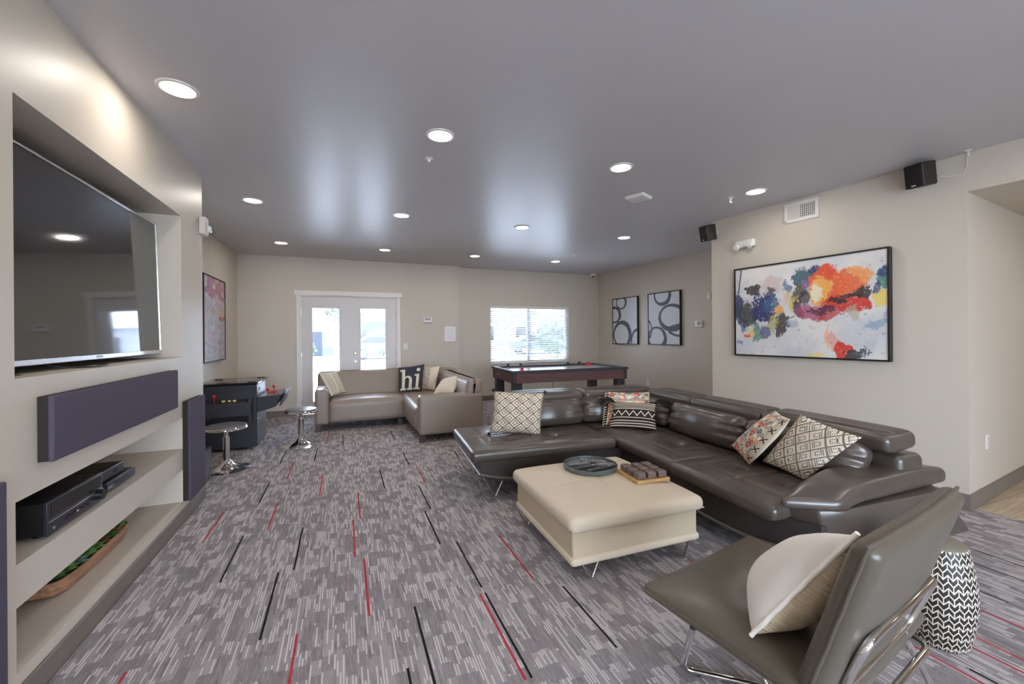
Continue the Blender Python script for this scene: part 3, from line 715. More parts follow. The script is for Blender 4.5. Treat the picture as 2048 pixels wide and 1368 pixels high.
def patch_art():
    n = NT('pink_patch_canvas', 0.6); w, h = 0.98, 1.12
    jx = n.noise(9, 4, seed=2) - 0.5; jy = n.noise(8, 4, seed=5) - 0.5
    bx = ((n.x + 1) / 0.13 + jx * 2.2).floor(); by = ((n.y + 1) / 0.07 + jy * 2.0).floor()
    k = n.white(bx, by, 2.0); k2 = n.white(bx, by, 6.0); upk = (n.y + h / 2) / h
    soft = n.noise(6, 5, 0.65, n.vec(n.x * 0.8, n.y * 2.4, 0), seed=9)
    c = n.mix(soft.smooth(0.3, 0.7), srgb(150, 146, 158), srgb(206, 204, 212))
    c = n.mix(k.gt(0.5) * 0.4, c, srgb(168, 160, 170))
    c = n.mix(k2.gt(0.66) * 0.55, c, srgb(204, 172, 178))
    c = n.mix(upk.gt(0.76) * k.gt(0.30) * 0.75, c, srgb(178, 112, 126))
    c = n.mix(upk.band(0.5, 0.66) * k2.gt(0.75) * 0.7, c, srgb(206, 176, 148))
    c = n.mix(upk.band(0.42, 0.58) * k.lt(0.12) * 0.8, c, srgb(170, 96, 110))
    c = n.mix(upk.gt(0.74) * k2.lt(0.16) * 0.8, c, srgb(146, 98, 146))
    c = n.mix(n.noise(10, 4, 0.7, n.vec(n.x * 1.0, n.y * 7, 0), seed=8).gt(0.63) * 0.65, c, srgb(92, 88, 100))
    n.base(c); return n.mat
canvas('patchwork_painting', 'tall framed abstract canvas of pink and grey patches on the alcove wall', frame_matrix((XLL, 6.61, 1.605), (0, 1, 0), None, (1, 0, 0)), 1.0, 1.12, 0.04, patch_art())

# ---------------------------------------------------------------- small things on the walls
def plate(name, label, cat, Mx, w, h, d, mat=WHITEP):
    t = thing(name, label, cat); t.matrix_world = Mx
    MB().soft((0, 0, d / 2), (w, h, d), 0.004, (2, 2, 2)).obj('cover', mat, t)
    return t
Mback = lambda x, z: frame_matrix((x, YD, z), (1, 0, 0), None, (0, -1, 0))
t = plate('alarm_keypad', 'small white alarm keypad with hanging lip right of the french doors', 'keypad', Mback(1.515, 1.668), 0.165, 0.10, 0.028)
MB().bb(-0.055, 0.05, 0.0, 0.032, 0.0275, 0.0295).obj('display', GREYP, t, smooth=0)
MB().bb(-0.078, 0.078, -0.062, -0.046, 0.0, 0.032).obj('lower_lip', GREYP, t, smooth=0)
t = plate('wall_notice', 'white paper notice in a clear holder near the wall corner left of the window', 'notice', Mback(1.96, 1.392), 0.225, 0.295, 0.012, M('notice_paper', srgb(236, 230, 234), 0.3))
tm = M('notice_print', srgb(206, 198, 202), 0.5)
for i in range(8): MB().bb(-0.085, 0.085 - 0.02 * (i % 3), 0.105 - 0.03 * i, 0.113 - 0.03 * i, 0.0115, 0.0128).obj('text_line', tm, t, smooth=0)
t = plate('light_switch', 'white rocker light switch right of the french doors', 'switch', Mback(1.094, 1.16), 0.075, 0.12, 0.007)
MB().soft((0, 0, 0.008), (0.034, 0.066, 0.008), 0.003, (2, 2, 2)).obj('rocker', WHITEP, t)
Mxr = lambda y, z: frame_matrix((XR, y, z), (0, -1, 0), None, (-1, 0, 0))
t = plate('thermostat', 'small white thermostat on the far right wall beside the ring prints', 'thermostat', Mxr(5.215, 1.53), 0.16, 0.115, 0.03)
MB().bb(-0.015, 0.055, -0.02, 0.035, 0.0295, 0.0315).obj('display', GREYP, t, smooth=0)
MB().bb(-0.078, 0.078, -0.062, -0.05, 0.0, 0.032).obj('lower_lip', GREYP, t, smooth=0)
t = plate('motion_sensor', 'tiny white sensor high on the far right wall beside the wall end', 'sensor', Mxr(4.98, 1.98), 0.07, 0.11, 0.045)
MB().soft((0, -0.02, 0.045), (0.05, 0.04, 0.01), 0.004, (2, 2, 2)).obj('lens', WHITEP, t)
def outlet(label, Mx):
    t = plate('wall_outlet', label, 'outlet', Mx, 0.075, 0.12, 0.007)
    for y in (0.022, -0.022):
        f = MB().soft((0, y, 0.007), (0.036, 0.032, 0.004), 0.0018, (2, 2, 2)).obj('socket', WHITEP, t)
        s_ = MB()
        for x in (-0.008, 0.008): s_.bb(x - 0.0015, x + 0.0015, y - 0.002, y + 0.009, 0.009, 0.0096)
        s_.obj('slots', BLACK, f, smooth=0)
    return t
outlet('white wall outlet low on the far right wall behind the black sectional', Mxr(6.49, 0.40))
Mh = Matrix.Translation(h0) @ Matrix.Rotation(WA, 4, 'Z')
outlet('white wall outlet low on the hall wall right of the wall corner', Mh @ frame_matrix((0.40, 0, 0.475), (1, 0, 0), None, (0, -1, 0)))
Mnear = lambda s, z, off=0: Mh @ frame_matrix((off, s, z), (0, -1, 0), None, (-1, 0, 0))
# supply vent
t = thing('air_vent', 'white wall air vent with a grey grille high on the right wall', 'vent'); t.matrix_world = Mnear(1.165, 2.61)
g = MB(); w, h = 0.315, 0.195
for a in ((-w / 2, w / 2, -h / 2, -h / 2 + 0.03), (-w / 2, w / 2, h / 2 - 0.03, h / 2), (-w / 2, -w / 2 + 0.025, -h / 2, h / 2), (w / 2 - 0.025, w / 2, -h / 2, h / 2)): g.bb(*a, 0, 0.012)
g.obj('frame', WHITEP, t, smooth=0, bevel=0.002)
MB().bb(-w / 2 + 0.02, w / 2 - 0.02, -h / 2 + 0.02, h / 2 - 0.02, 0, 0.003).obj('duct_shade', M('duct_grey', srgb(70, 66, 62), 0.7), t, smooth=0)
MB().bb(-w / 2 + 0.025, -0.005, -h / 2 + 0.03, h / 2 - 0.03, 0.002, 0.008).obj('damper_blades', M('damper_white', srgb(206, 200, 190), 0.5), t, smooth=0)
g = MB()
for i in range(8): g.bb(0.004 + i * 0.0175, 0.009 + i * 0.0175, -h / 2 + 0.03, h / 2 - 0.03, 0.003, 0.010)
for i in range(7): g.bb(0, w / 2 - 0.025, -h / 2 + 0.034 + i * 0.020, -h / 2 + 0.039 + i * 0.020, 0.004, 0.009)
g.obj('grille', WHITEP, t, smooth=0)
# emergency light
t = thing('emergency_light', 'white twin-head emergency light on the right wall above the abstract painting', 'emergency light'); t.matrix_world = Mnear(1.765, 2.37)
MB().soft((0.03, 0.015, 0.028), (0.22, 0.085, 0.056), 0.018, (2, 2, 2)).obj('housing', WHITEP, t)
for x in (-0.055, 0.10):
    m = MB().lathe([(0.0, -0.03), (0.026, -0.028), (0.034, 0.0), (0.030, 0.016), (0.0, 0.02)], 20, M=Matrix.Translation((x, -0.02, 0.062)) @ Matrix.Rotation(radians(25), 4, 'X'))
    hd = m.obj('lamp_head', WHITEP, t)
    MB().cyl((x, -0.018, 0.080), (x, -0.016, 0.084), 0.022, n=18).obj('reflector', CLEAR, hd)
# wall speakers
def wspeaker(label, Mx, sc=1.0):
    t = thing('satellite_speaker', label, 'speaker'); t.matrix_world = Mx
    R = RX(radians(12)) @ RY(radians(-22))
    DK = SPK
    a = MB(); P = [(-0.055, 0.0), (0.055, 0.0), (0.075, 0.06), (0.06, 0.125), (0.0, 0.145), (-0.06, 0.125), (-0.075, 0.06)]
    q = Matrix.Translation((0, 0.0, 0.06)) @ R.to_4x4() @ Matrix.Rotation(pi / 2, 4, 'X') @ Matrix.Scale(-1, 4, (0, 0, 1))
    box = MB().soft((0, 0, 0.075), (0.135, 0.185, 0.13), 0.012, (2, 2, 2), M=Matrix.Translation((0, 0, 0.05)) @ R.to_4x4()).obj('cabinet', DK, t)
    MB().soft((0, 0, 0.143), (0.128, 0.178, 0.012), 0.005, (2, 2, 2), M=Matrix.Translation((0, 0, 0.05)) @ R.to_4x4()).obj('cloth_grille', SPKC, t)
    MB().bb(-0.016, 0.016, -0.079, -0.071, 0.149, 0.1505, M=Matrix.Translation((0, 0, 0.05)) @ R.to_4x4()).obj('maker_badge', WHITEP, t, smooth=0)
    MB().cyl((0, 0, 0.0), (0, 0, 0.012), 0.03, n=18).cyl((0, 0, 0.01), (0, 0, 0.075), 0.011, n=12).obj('wall_bracket', WHITEP, t)
    return t
SPK = M('speaker_black', srgb(36, 28, 22), 0.5); SPKC = M('speaker_grille', srgb(30, 25, 22), 0.9)
wspeaker('black satellite speaker high on the right wall, near the hall opening', Mnear(0.20, 2.645))
wspeaker('black satellite speaker at the far upper end of the right wall', Mnear(2.11, 2.60))
q = [Mnear(s, z, -o).translation for s, z, o in ((0.13, 2.60, 0.06), (0.08, 2.585, 0.02), (0.02, 2.585, 0.004), (0.0, 2.64, 0.004), (0.0, 2.73, 0.004))]
tag(MB().tube(q, 0.0018, 6).obj('speaker_wire', WHITEP), 'thin pale wire running from the nearer wall speaker to the ceiling', 'wire')
t = thing('ceiling_hook', 'small white hook on the ceiling edge above the hall opening', 'hook', (Mnear(-0.02, H, -0.06).translation))
MB().cyl((0, 0, -0.006), (0, 0, 0), 0.022, n=16).obj('plate', WHITEP, t); MB().tube([(0, 0, -0.006), (0, 0, -0.03), (0.012, 0, -0.04), (0.02, 0, -0.03)], 0.004, 8).obj('hook', WHITEP, t)
# ceiling devices
def sprinkler(x, y, label, k=1.0):
    t = thing('sprinkler_head', label, 'sprinkler', (x, y, H))
    MB().lathe([(0.03, 0), (0.03, -0.004), (0.012, -0.01), (0.010, -0.03)], 20).obj('escutcheon', WHITEP, t)
    MB().tube([(0.010, 0, -0.028), (0.013, 0, -0.040), (0.004, 0, -0.052)], 0.003, 6).tube([(-0.010, 0, -0.028), (-0.013, 0, -0.040), (-0.004, 0, -0.052)], 0.003, 6).obj('yoke_arms', STEEL, t)
    MB().cyl((0, 0, -0.056), (0, 0, -0.053), 0.016, n=16).obj('deflector', STEEL, t)
sprinkler(0.624, 3.19, 'small sprinkler head hanging below the ceiling, in the aisle toward the doors')
sprinkler(3.63, 3.012, 'small sprinkler head on the ceiling near the wall vent')
sprinkler(3.699, 6.196, 'small sprinkler head on the ceiling in front of the window')
t = thing('access_point', 'flat white square wireless access point on the ceiling above the black sectional', 'access point', (2.726, 3.311, H), radians(24))
MB().soft((0, 0, -0.018), (0.20, 0.20, 0.034), 0.014, (3, 3, 2)).obj('housing', WHITEP, t); MB().bb(-0.07, 0.07, -0.07, 0.07, -0.004, 0).obj('mount', GREYP, t, smooth=0)
t = thing('dome_camera', 'small white dome security camera on the ceiling in the window corner', 'camera', (5.29, 8.0, H))
MB().lathe([(0.0, -0.055), (0.055, -0.055), (0.062, -0.04), (0.062, 0)], 24).obj('base', WHITEP, t); MB().ball((0, 0, -0.055), 0.030, 16, (1, 1, 0.9)).obj('dome', GLOSSB, t)
# ---------------------------------------------------------------- pillows
class UVT(NT):
    def __init__(s, name, rough=0.9, spec=0.15):
        super().__init__(name, rough, 0.0, spec)
        sp = s.nt.nodes.new('ShaderNodeSeparateXYZ'); s.nt.links.new(s.tc.outputs['UV'], sp.inputs[0])
        s.u, s.v = S(s.nt, sp.outputs[0]), S(s.nt, sp.outputs[1])
    def weave(s, k=0.3, sc=260): return s.bump(s.noise(sc, 2), k, 0.002)
def pillow_geo(corners, t, n=30, back_t=None, pinch=0.05, sag=0.0, seed=0):
    """root matrix and a mesh for a pillow whose four corners (bl, br, tr, tl) are world points"""
    bl, br, tr, tl = [Vector(c) for c in corners]
    o = (bl + br) / 2; Mx = frame_matrix(o, br - bl, None, (br - bl).cross(tl - bl)); Mi = Mx.inverted()
    L = [Mi @ c for c in (bl, br, tr, tl)]
    rp = random.Random(seed); ph = [rp.uniform(0, 6.28) for _ in range(6)]
    bt = t if back_t is None else back_t
    vs = []; uv = []; fs = []
    def P(i, j, side):
        u = -1 + 2 * i / n; v = -1 + 2 * j / n
        a = u * (1 - pinch * (1 - abs(v) ** 1.6) * abs(u) ** 3); b = v * (1 - pinch * (1 - abs(u) ** 1.6) * abs(v) ** 3)
        s_, q = (a + 1) / 2, (b + 1) / 2
        p = L[0] * (1 - s_) * (1 - q) + L[1] * s_ * (1 - q) + L[2] * s_ * q + L[3] * (1 - s_) * q
        prof = (max(0, 1 - u ** 4) * max(0, 1 - v ** 4)) ** 0.62 * (0.55 + 0.45 * (1 - 0.5 * (u * u + v * v)))
        wr = 0.05 * (sin(5 * u + ph[0] + 3 * v) * cos(4 * v + ph[1]) + 0.6 * sin(9 * v + ph[2] - 4 * u)) * (abs(u) ** 2 + abs(v) ** 2) * 0.7
        h = prof * (1 + wr - sag * v)
        p = p + Vector((0, 0, (t if side > 0 else -bt) * h))
        return p, (i / n, j / n)
    idx = {}
    def vid(i, j, side):
        key = (i, j, 0 if i in (0, n) or j in (0, n) else side)
        if key not in idx:
            p, w = P(i, j, side); idx[key] = len(vs); vs.append(p); uv.append(w)
        return idx[key]
    mi = []
    for side in (1, -1):
        for i in range(n):
            for j in range(n):
                q = [vid(i, j, side), vid(i + 1, j, side), vid(i + 1, j + 1, side), vid(i, j + 1, side)]
                fs.append(q if side > 0 else q[::-1]); mi.append(0 if side > 0 else 1)
    return Mx, vs, fs, uv, mi, L
def pillow(name, label, corners, t, mats, group=None, root=False, face=None, **kw):
    Mx, vs, fs, uv, mi, L = pillow_geo(corners, t, **kw)
    me = bpy.data.meshes.new(name if not root else 'cover'); me.from_pydata(vs, [], fs)
    for m in mats: me.materials.append(m)
    if face is not None:
        for k, f in enumerate(fs):
            if mi[k] == 0:
                c = [sum(uv[i][a] for i in f) / len(f) for a in (0, 1)]
                if face(*c): mi[k] = len(mats) - 1
    me.polygons.foreach_set('material_index', mi); me.polygons.foreach_set('use_smooth', [True] * len(fs))
    ul = me.uv_layers.new(name='UVMap')
    for lp in me.loops: ul.data[lp.index].uv = uv[lp.vertex_index]
    if root:
        r = thing(name, label, 'pillow', group=group); r.matrix_world = Mx
        o = bpy.data.objects.new('cover', me); COL.objects.link(o); o.parent = r
        return r, L
    o = bpy.data.objects.new(name, me); COL.objects.link(o); o.matrix_world = Mx
    return tag(o, label, 'pillow', group), L
def poms(r, L, mat, which=(0, 1, 2, 3), rad=0.016):
    for i in which:
        c = sum((L[k] for k in range(4)), Vector()) / 4
        d = (L[i] - c).normalized(); MB().ball(L[i] + d * rad * 0.7, rad, 12).obj('pompom', mat, r)
def tassels(r, L, mat, which, ln=0.12):
    c = sum((L[k] for k in range(4)), Vector()) / 4
    for i in which:
        d = (L[i] - c).normalized(); down = Vector((0, -1, 0)) if i > 1 else Vector((d.x, -0.15, 0.2))
        m = MB(); rp = random.Random(i)
        p = L[i] + d * 0.008
        m.ball(p, 0.017, 10)
        for k in range(16):
            e = Vector((rp.uniform(-1, 1), rp.uniform(-1, 1), rp.uniform(-.6, 1))) * 0.036
            q = (d * 0.5 + down * 0.5).normalized()
            m.tube([p, p + d * 0.025 + e * 0.5, p + d * 0.03 + q * ln * 0.75 + e], 0.0065, 6)
        m.obj('tassel', mat, r)
CREAMF = srgb(226, 214, 196)
PLAINC = UVT('cream_cotton'); PLAINC.base(srgb(222, 212, 194)); PLAINC.weave(); PLAINC = PLAINC.mat
def diamond(name, ink, p=3.0, fine=0.0):
    n = UVT(name); q = 60.0
    u = ((n.u * q).floor() + 0.5) / q if fine else n.u; v = ((n.v * q).floor() + 0.5) / q if fine else n.v
    def dia(u, v): return ((u * p).frac() - 0.5).abs() + ((v * p).frac() - 0.5).abs()
    a = dia(u, v); b = dia(u + 0.5 / p, v + 0.5 / p)
    d = a.min(b)                       # 0 at diamond centres, 0.5 on the net between them
    w = 0.004 if fine else 0.008
    line = d.gt(0.445 - w) + d.band(0.16 - w, 0.225 + w)
    off = dia(u + 0.25 / p, v + 0.25 / p)
    line = line.max(d.band(0.30 - w, 0.335 + w) * off.lt(0.34))
    if fine:
        dots = ((n.u * q).frac() - 0.5).abs().lt(0.47) * ((n.v * q).frac() - 0.5).abs().lt(0.40); line = line * dots
    n.base(n.mix(line, CREAMF, ink)); n.weave(0.35); return n.mat
DIA1 = diamond('taupe_diamond_weave', srgb(112, 98, 84), 4.3); DIA2 = diamond('black_diamond_weave', srgb(34, 31, 30), 3.7, 1)
def kilim():
    n = UVT('zigzag_kilim'); c = n.col(srgb(56, 48, 44)); v = n.v; W = srgb(222, 210, 192)
    tri = ((n.u * 6).frac() - 0.5).abs() * 2
    zz = (v - 0.42 - tri * 0.17).abs().lt(0.026) * v.band(0.36, 0.64)
    k = v.band(0.05, 0.085) + v.band(0.13, 0.165) + v.band(0.22, 0.25) + v.band(0.335, 0.36) + v.band(0.655, 0.68) + v.band(0.83, 0.855) + v.band(0.895, 0.925)
    c = n.mix((k + zz).min(1.0), c, W)
    c = n.mix(v.band(0.70, 0.81) * 0.75, c, srgb(168, 154, 138)); c = n.mix(v.band(0.74, 0.77) * (n.u * 26).frac().gt(0.5), c, srgb(74, 64, 58))
    n.base(c); n.weave(0.4); return n.mat
def floral(name, seed):
    n = UVT(name); c = n.col(srgb(210, 198, 178)); 
    band = (n.v * 5).frac(); bi = (n.v * 5).floor()
    c = n.mix(((n.v * 40).frac().lt(0.5)) * band.band(0.42, 0.97) * 0.85, c, srgb(104, 98, 96))
    for k, (sc, th, rgb_) in enumerate(((5.0, 0.17, (186, 44, 62)), (6.0, 0.16, (240, 232, 218)), (5.5, 0.15, (66, 120, 150)), (6.5, 0.15, (232, 128, 72)), (8.0, 0.12, (238, 228, 210)), (9.0, 0.10, (96, 88, 84)))):
        cu = (n.u * sc + seed + k * 0.37); cv = (n.v * sc + k * 0.61)
        h = n.white(cu.floor(), cv.floor(), k + seed)
        du = cu.frac() - 0.5; dv = cv.frac() - 0.5; ang = dv.atan2(du)
        r = (du * du + dv * dv).sqrt() / ((ang * 5 + k).sin() * 0.25 + 1.0)
        c = n.mix(r.lt(th * 1.9) * h.gt(0.58) * 0.95, c, srgb(*rgb_)); c = n.mix(r.lt(th * 0.6) * h.gt(0.58) * 0.9, c, srgb(236, 220, 180))
    e = n.u.gt(0.86); c = n.mix(e, c, srgb(192, 176, 152))
    xu = (n.u - 0.92) * 14; xv = ((n.v * 5).frac() - 0.5) * 3.2
    xm = ((xu - xv).abs().lt(0.2)).max((xu + xv).abs().lt(0.2)) * xu.abs().lt(0.75); c = n.mix(xm, c, srgb(40, 36, 34))
    n.base(c); n.weave(0.5, 120); return n.mat
FLOR1 = floral('floral_embroidery', 1.0); FLOR2 = floral('floral_embroidery_dark', 4.0)
KILIM = kilim(); BLKF = M('black_yarn', srgb(38, 34, 33), 0.95); NAVY = M('navy_yarn', srgb(36, 40, 52), 0.95)
# on the black sectional
r, L = pillow('throw_pillow', 'cream pillow with taupe diamond lattice and dark corner pompoms on the chaise', ((1.248, 3.600, 0.467), (1.687, 3.440, 0.441), (1.782, 3.550, 0.811), (1.326, 3.700, 0.838)), 0.075, [DIA1, PLAINC], root=True)
poms(r, L, NAVY)
r, L = pillow('throw_pillow', 'embroidered floral pillow standing behind the black zigzag pillow in the sofa corner', ((2.44, 3.49, 0.455), (2.80, 3.22, 0.455), (2.865, 3.335, 0.783), (2.555, 3.605, 0.767)), 0.05, [FLOR1, PLAINC], seed=2, root=True)
fr = MB()
for k in range(14):
    q = L[0].lerp(L[3], (k + 0.5) / 14); fr.tube([q, q + Vector((-0.022, -0.004, 0)), q + Vector((-0.030, -0.02, 0.003))], 0.004, 5)
fr.obj('fringe', PLAINC, r)
r, L = pillow('throw_pillow', 'small black and cream zigzag pillow with black tassels in the sofa corner', ((2.407, 3.385, 0.452), (2.748, 3.105, 0.450), (2.833, 3.205, 0.695), (2.528, 3.485, 0.690)), 0.06, [KILIM, PLAINC], seed=3, root=True)
tassels(r, L, BLKF, (0, 1, 2, 3))
pillow('throw_pillow', 'floral embroidered pillow with crossed stitches leaning beside the black diamond pillow', ((2.745, 2.29, 0.51), (2.59, 2.02, 0.458), (2.615, 1.745, 0.828), (2.725, 1.925, 0.845)), 0.055, [FLOR2, PLAINC], seed=4)
pillow('throw_pillow', 'large cream pillow with black dotted diamonds near the sofa arm', ((2.69, 2.0, 0.475), (2.63, 1.67, 0.458), (2.685, 1.395, 0.784), (2.71, 1.745, 0.85)), 0.045, [DIA2, PLAINC], seed=5, back_t=0.035)
# on the taupe sectional
st = UVT('black_dash_stripe'); k_ = ((st.v * 15).frac().lt(0.28)) * ((st.u - 0.42).abs().gt(0.035)) * st.u.band(0.06, 0.96)
st.base(st.mix(k_, srgb(232, 222, 202), srgb(92, 82, 74))); st.weave()
pillow('throw_pillow', 'cream pillow with thin dark dashes leaning on the taupe sofa arm', ((-0.170, 6.70, 0.472), (0.035, 6.93, 0.490), (-0.100, 7.06, 0.811), (-0.345, 6.86, 0.814)), 0.06, [st.mat, PLAINC], seed=6)
def hi(u, v):       # the word "hi" in a heavy slab serif
    u, v = u, v
    def R(a, b, c, d): return a <= u <= b and c <= v <= d
    h = R(0.13, 0.25, 0.07, 0.86) or R(0.06, 0.25, 0.80, 0.87) or R(0.07, 0.31, 0.05, 0.115) or R(0.36, 0.58, 0.05, 0.115) or R(0.42, 0.53, 0.07, 0.42)
    e1 = ((u - 0.36) / 0.17) ** 2 + ((v - 0.42) / 0.17) ** 2 <= 1 and v >= 0.42 and not (((u - 0.335) / 0.085) ** 2 + ((v - 0.42) / 0.105) ** 2 <= 1)
    i_ = R(0.70, 0.82, 0.08, 0.62) or R(0.63, 0.82, 0.56, 0.625) or R(0.62, 0.90, 0.055, 0.12) or ((u - 0.77) / 0.075) ** 2 + ((v - 0.80) / 0.07) ** 2 <= 1
    return h or e1 or i_
SLATE = UVT('slate_canvas'); SLATE.base(srgb(66, 68, 78)); SLATE.weave(); CRM2 = UVT('cream_applique'); CRM2.base(srgb(228, 217, 198)); CRM2.weave()
bw_ = UVT('brush_marks'); kk = (bw_.noise(22, 3, 0.6, bw_.vec(bw_.u * 1.0, bw_.v * 1.2, 0)) .gt(0.53)) * bw_.u.lt(0.58)
bw_.base(bw_.mix(kk, srgb(230, 216, 194), srgb(46, 42, 42))); bw_.weave()
pillow('throw_pillow', 'cream pillow half covered in black brush marks, behind the dark hi pillow', ((1.19, 6.98, 0.452), (1.400, 6.80, 0.455), (1.505, 6.91, 0.850), (1.25, 7.09, 0.836)), 0.05, [bw_.mat, PLAINC], seed=8)
pillow('throw_pillow', 'dark slate pillow with the word hi in cream letters on the taupe sofa', ((0.815, 6.84, 0.455), (1.185, 6.84, 0.452), (1.265, 6.99, 0.886), (0.835, 6.99, 0.842)), 0.055, [SLATE.mat, SLATE.mat, CRM2.mat], n=84, seed=7, face=hi)
cr = UVT('cream_dash_edge'); k_ = (cr.u - 0.06).abs().lt(0.02) * (cr.v * 9).frac().lt(0.6)
cr.base(cr.mix(k_, srgb(230, 218, 198), srgb(84, 76, 70))); cr.weave()
pillow('throw_pillow', 'cream pillow slumped over the near arm of the taupe sofa', ((1.175, 5.93, 0.50), (1.43, 5.69, 0.56), (1.64, 5.93, 0.777), (1.385, 6.17, 0.70)), 0.07, [cr.mat, PLAINC], seed=9)
# on the lounge chair, placed with it below
# ---------------------------------------------------------------- black sectional
SO = Vector((2.284, 3.047, 0)); SR = radians(-4.5)
sofa = thing('sectional_sofa', 'large black leather corner sectional with chaise, adjustable headrests and chrome legs', 'sofa', SO, SR)
Si = (Matrix.Translation(SO) @ Matrix.Rotation(SR, 4, 'Z')).inverted()
def loft(secs):     # list of closed rings with the same count
    m = MB(); n = len(secs[0]); vs = [p for s_ in secs for p in s_]; fs = []
    for k in range(len(secs) - 1):
        for i in range(n): fs.append((k * n + i, k * n + (i + 1) % n, (k + 1) * n + (i + 1) % n, (k + 1) * n + i))
    fs += [tuple(range(n - 1, -1, -1)), tuple((len(secs) - 1) * n + i for i in range(n))]
    return m.add(vs, fs)
def rise(d, z0, z1, ln): d = max(0, min(1, 1 - d / ln)); return z0 + (z1 - z0) * d ** 2
secs = []; lip1 = []
for k in range(25):
    u = -1.27 + (0.99 + 1.27) * k / 24; zb = rise(u + 1.27, 0.135, 0.225, 0.75); f = 0.035
    inn = 0.03 * max(0, 1 - (u + 1.27) / 0.05)
    secs.append([(u, 0.03, 0.35), (u, f, zb + 0.02), (u, f + 0.03, zb), (u, 0.93, zb), (u, 0.96, zb + 0.02), (u, 0.96, 0.35)]); lip1.append((u, f, zb + 0.012))
base1 = loft(secs)
secs = []; lip2 = []
for k in range(25):
    v = 0.30 - (0.30 + 1.69) * k / 24; zb = rise(v + 1.69, 0.135, 0.195, 0.7)
    fl_ = 0.10 * max(0, 1 - (v + 1.69) / 0.55) ** 2; flb = 0.26 * max(0, 1 - (v + 1.69) / 0.8) ** 2
    secs.append([(0.03 + fl_ * 0.7, v, 0.352 + fl_ * 0.3), (0.045 + fl_, v, zb + 0.02), (0.075 + fl_, v, zb), (0.93 + flb, v, zb), (0.98 + flb, v, zb + 0.03), (0.97 + flb * 0.5, v, 0.38)]); lip2.append((0.042 + fl_, v, zb + 0.012))
base2 = loft(secs)
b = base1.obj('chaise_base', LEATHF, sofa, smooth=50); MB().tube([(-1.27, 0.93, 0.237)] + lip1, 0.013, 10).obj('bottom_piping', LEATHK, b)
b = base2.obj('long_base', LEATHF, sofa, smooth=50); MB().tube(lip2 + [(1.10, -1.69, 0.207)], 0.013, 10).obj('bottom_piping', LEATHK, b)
# arm side shell
zt = 0.455
sh = [(0.05, -1.50), (0.10, -1.68), (0.24, -1.735), (1.02, -1.735), (1.10, -1.64), (1.08, -1.50)]
sb = [(0.12, -1.50), (0.16, -1.68), (0.27, -1.725), (1.24, -1.735), (1.31, -1.63), (1.22, -1.50)]
def lin(a, b, t): return [(p[0] + (q[0] - p[0]) * t, p[1] + (q[1] - p[1]) * t) for p, q in zip(a, b)]
secs = []
for z, t_, s_ in ((0.200, 1.0, 0.02), (0.215, 1.0, 0), (0.30, 0.62, 0), (0.40, 0.2, 0), (0.45, 0.02, 0.0), (zt + 0.01, 0.0, 0.03)):
    pl_ = lin(sh, sb, t_); c = (0.6, -1.6); secs.append([(p[0] + (c[0] - p[0]) * s_, p[1] + (c[1] - p[1]) * s_, z) for p in pl_])
loft(secs).obj('arm_shell', LEATHK, sofa, bevel=0.02, smooth=50)
# arm pad
A_, B_, C_, D_, E_ = (2.095, 1.46), (2.33, 1.30), (3.34, 1.295), (3.25, 1.50), (2.62, 1.575)
def padmap(x, y, z):
    s_ = x / 1.2 + 0.5; q = y / 0.26 + 0.5
    fr_ = Vector(B_).lerp(Vector(C_), s_); bk = Vector(A_).lerp(Vector(E_), s_ / 0.45) if s_ < 0.45 else Vector(E_).lerp(Vector(D_), (s_ - 0.45) / 0.55)
    p = fr_.lerp(bk, q); w = Si @ Vector((p.x, p.y, 0))
    d_ = 0.005 * exp(-((s_ - 0.07) / 0.010) ** 2); z = z * (0.62 + 0.38 * min(1, s_ / 0.35))
    return (w.x, w.y, z + 0.028 * (1 - (2 * s_ - 1) ** 4) * (1 - (2 * q - 1) ** 4) * (1 if z > 0 else 0) - d_ - 0.03 * max(0, (0.2 - s_) / 0.2) * 1.0)
MB().soft((0, 0, 0.513), (1.2, 0.26, 0.088), 0.036, (24, 8, 2), padmap, k=4).obj('arm_pad', LEATHK, sofa, smooth=60)
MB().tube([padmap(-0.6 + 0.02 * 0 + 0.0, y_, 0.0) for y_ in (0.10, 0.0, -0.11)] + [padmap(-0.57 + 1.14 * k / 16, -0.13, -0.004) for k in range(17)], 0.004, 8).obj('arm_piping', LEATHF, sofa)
# seat cushions with tufts
def seat(name, u0, u1, v0, v1, z0, z1, tufts, seams_u=(), seams_v=(), rot=0.0, crown=0.018, n=(44, 44)):
    cu, cv, cz = (u0 + u1) / 2, (v0 + v1) / 2, (z0 + z1) / 2; hx, hy = (u1 - u0) / 2, (v1 - v0) / 2
    def fn(x, y, z):
        if z > 0:
            e = (1 - (x / hx) ** 4) * (1 - (y / hy) ** 4); z += crown * e
            for tx, ty in tufts:
                d2 = (x + cu - tx) ** 2 + (y + cv - ty) ** 2; z -= 0.026 * exp(-d2 / 0.0016) * e + 0.014 * exp(-d2 / 0.014) * e
            for s_ in seams_u: z -= 0.010 * exp(-((x + cu - s_) / 0.012) ** 2) * e
            for s_ in seams_v: z -= 0.010 * exp(-((y + cv - s_) / 0.012) ** 2) * e
        if y < -hy * 0.9 or x < -hx * 0.9: pass
        return (x, y, z)
    return MB().soft((cu, cv, cz), (u1 - u0, v1 - v0, z1 - z0), 0.040, (n[0], n[1], 2), fn, k=5).obj(name, LEATHK, sofa, smooth=70)
c = seat('chaise_cushion', -1.35, -0.02, 0.0, 0.92, 0.345, 0.440, [(-0.98, 0.30), (-0.98, 0.62), (-0.5, 0.30), (-0.5, 0.62)], (-1.18, -0.75, -0.28), (0.15, 0.46), n=(64, 48))
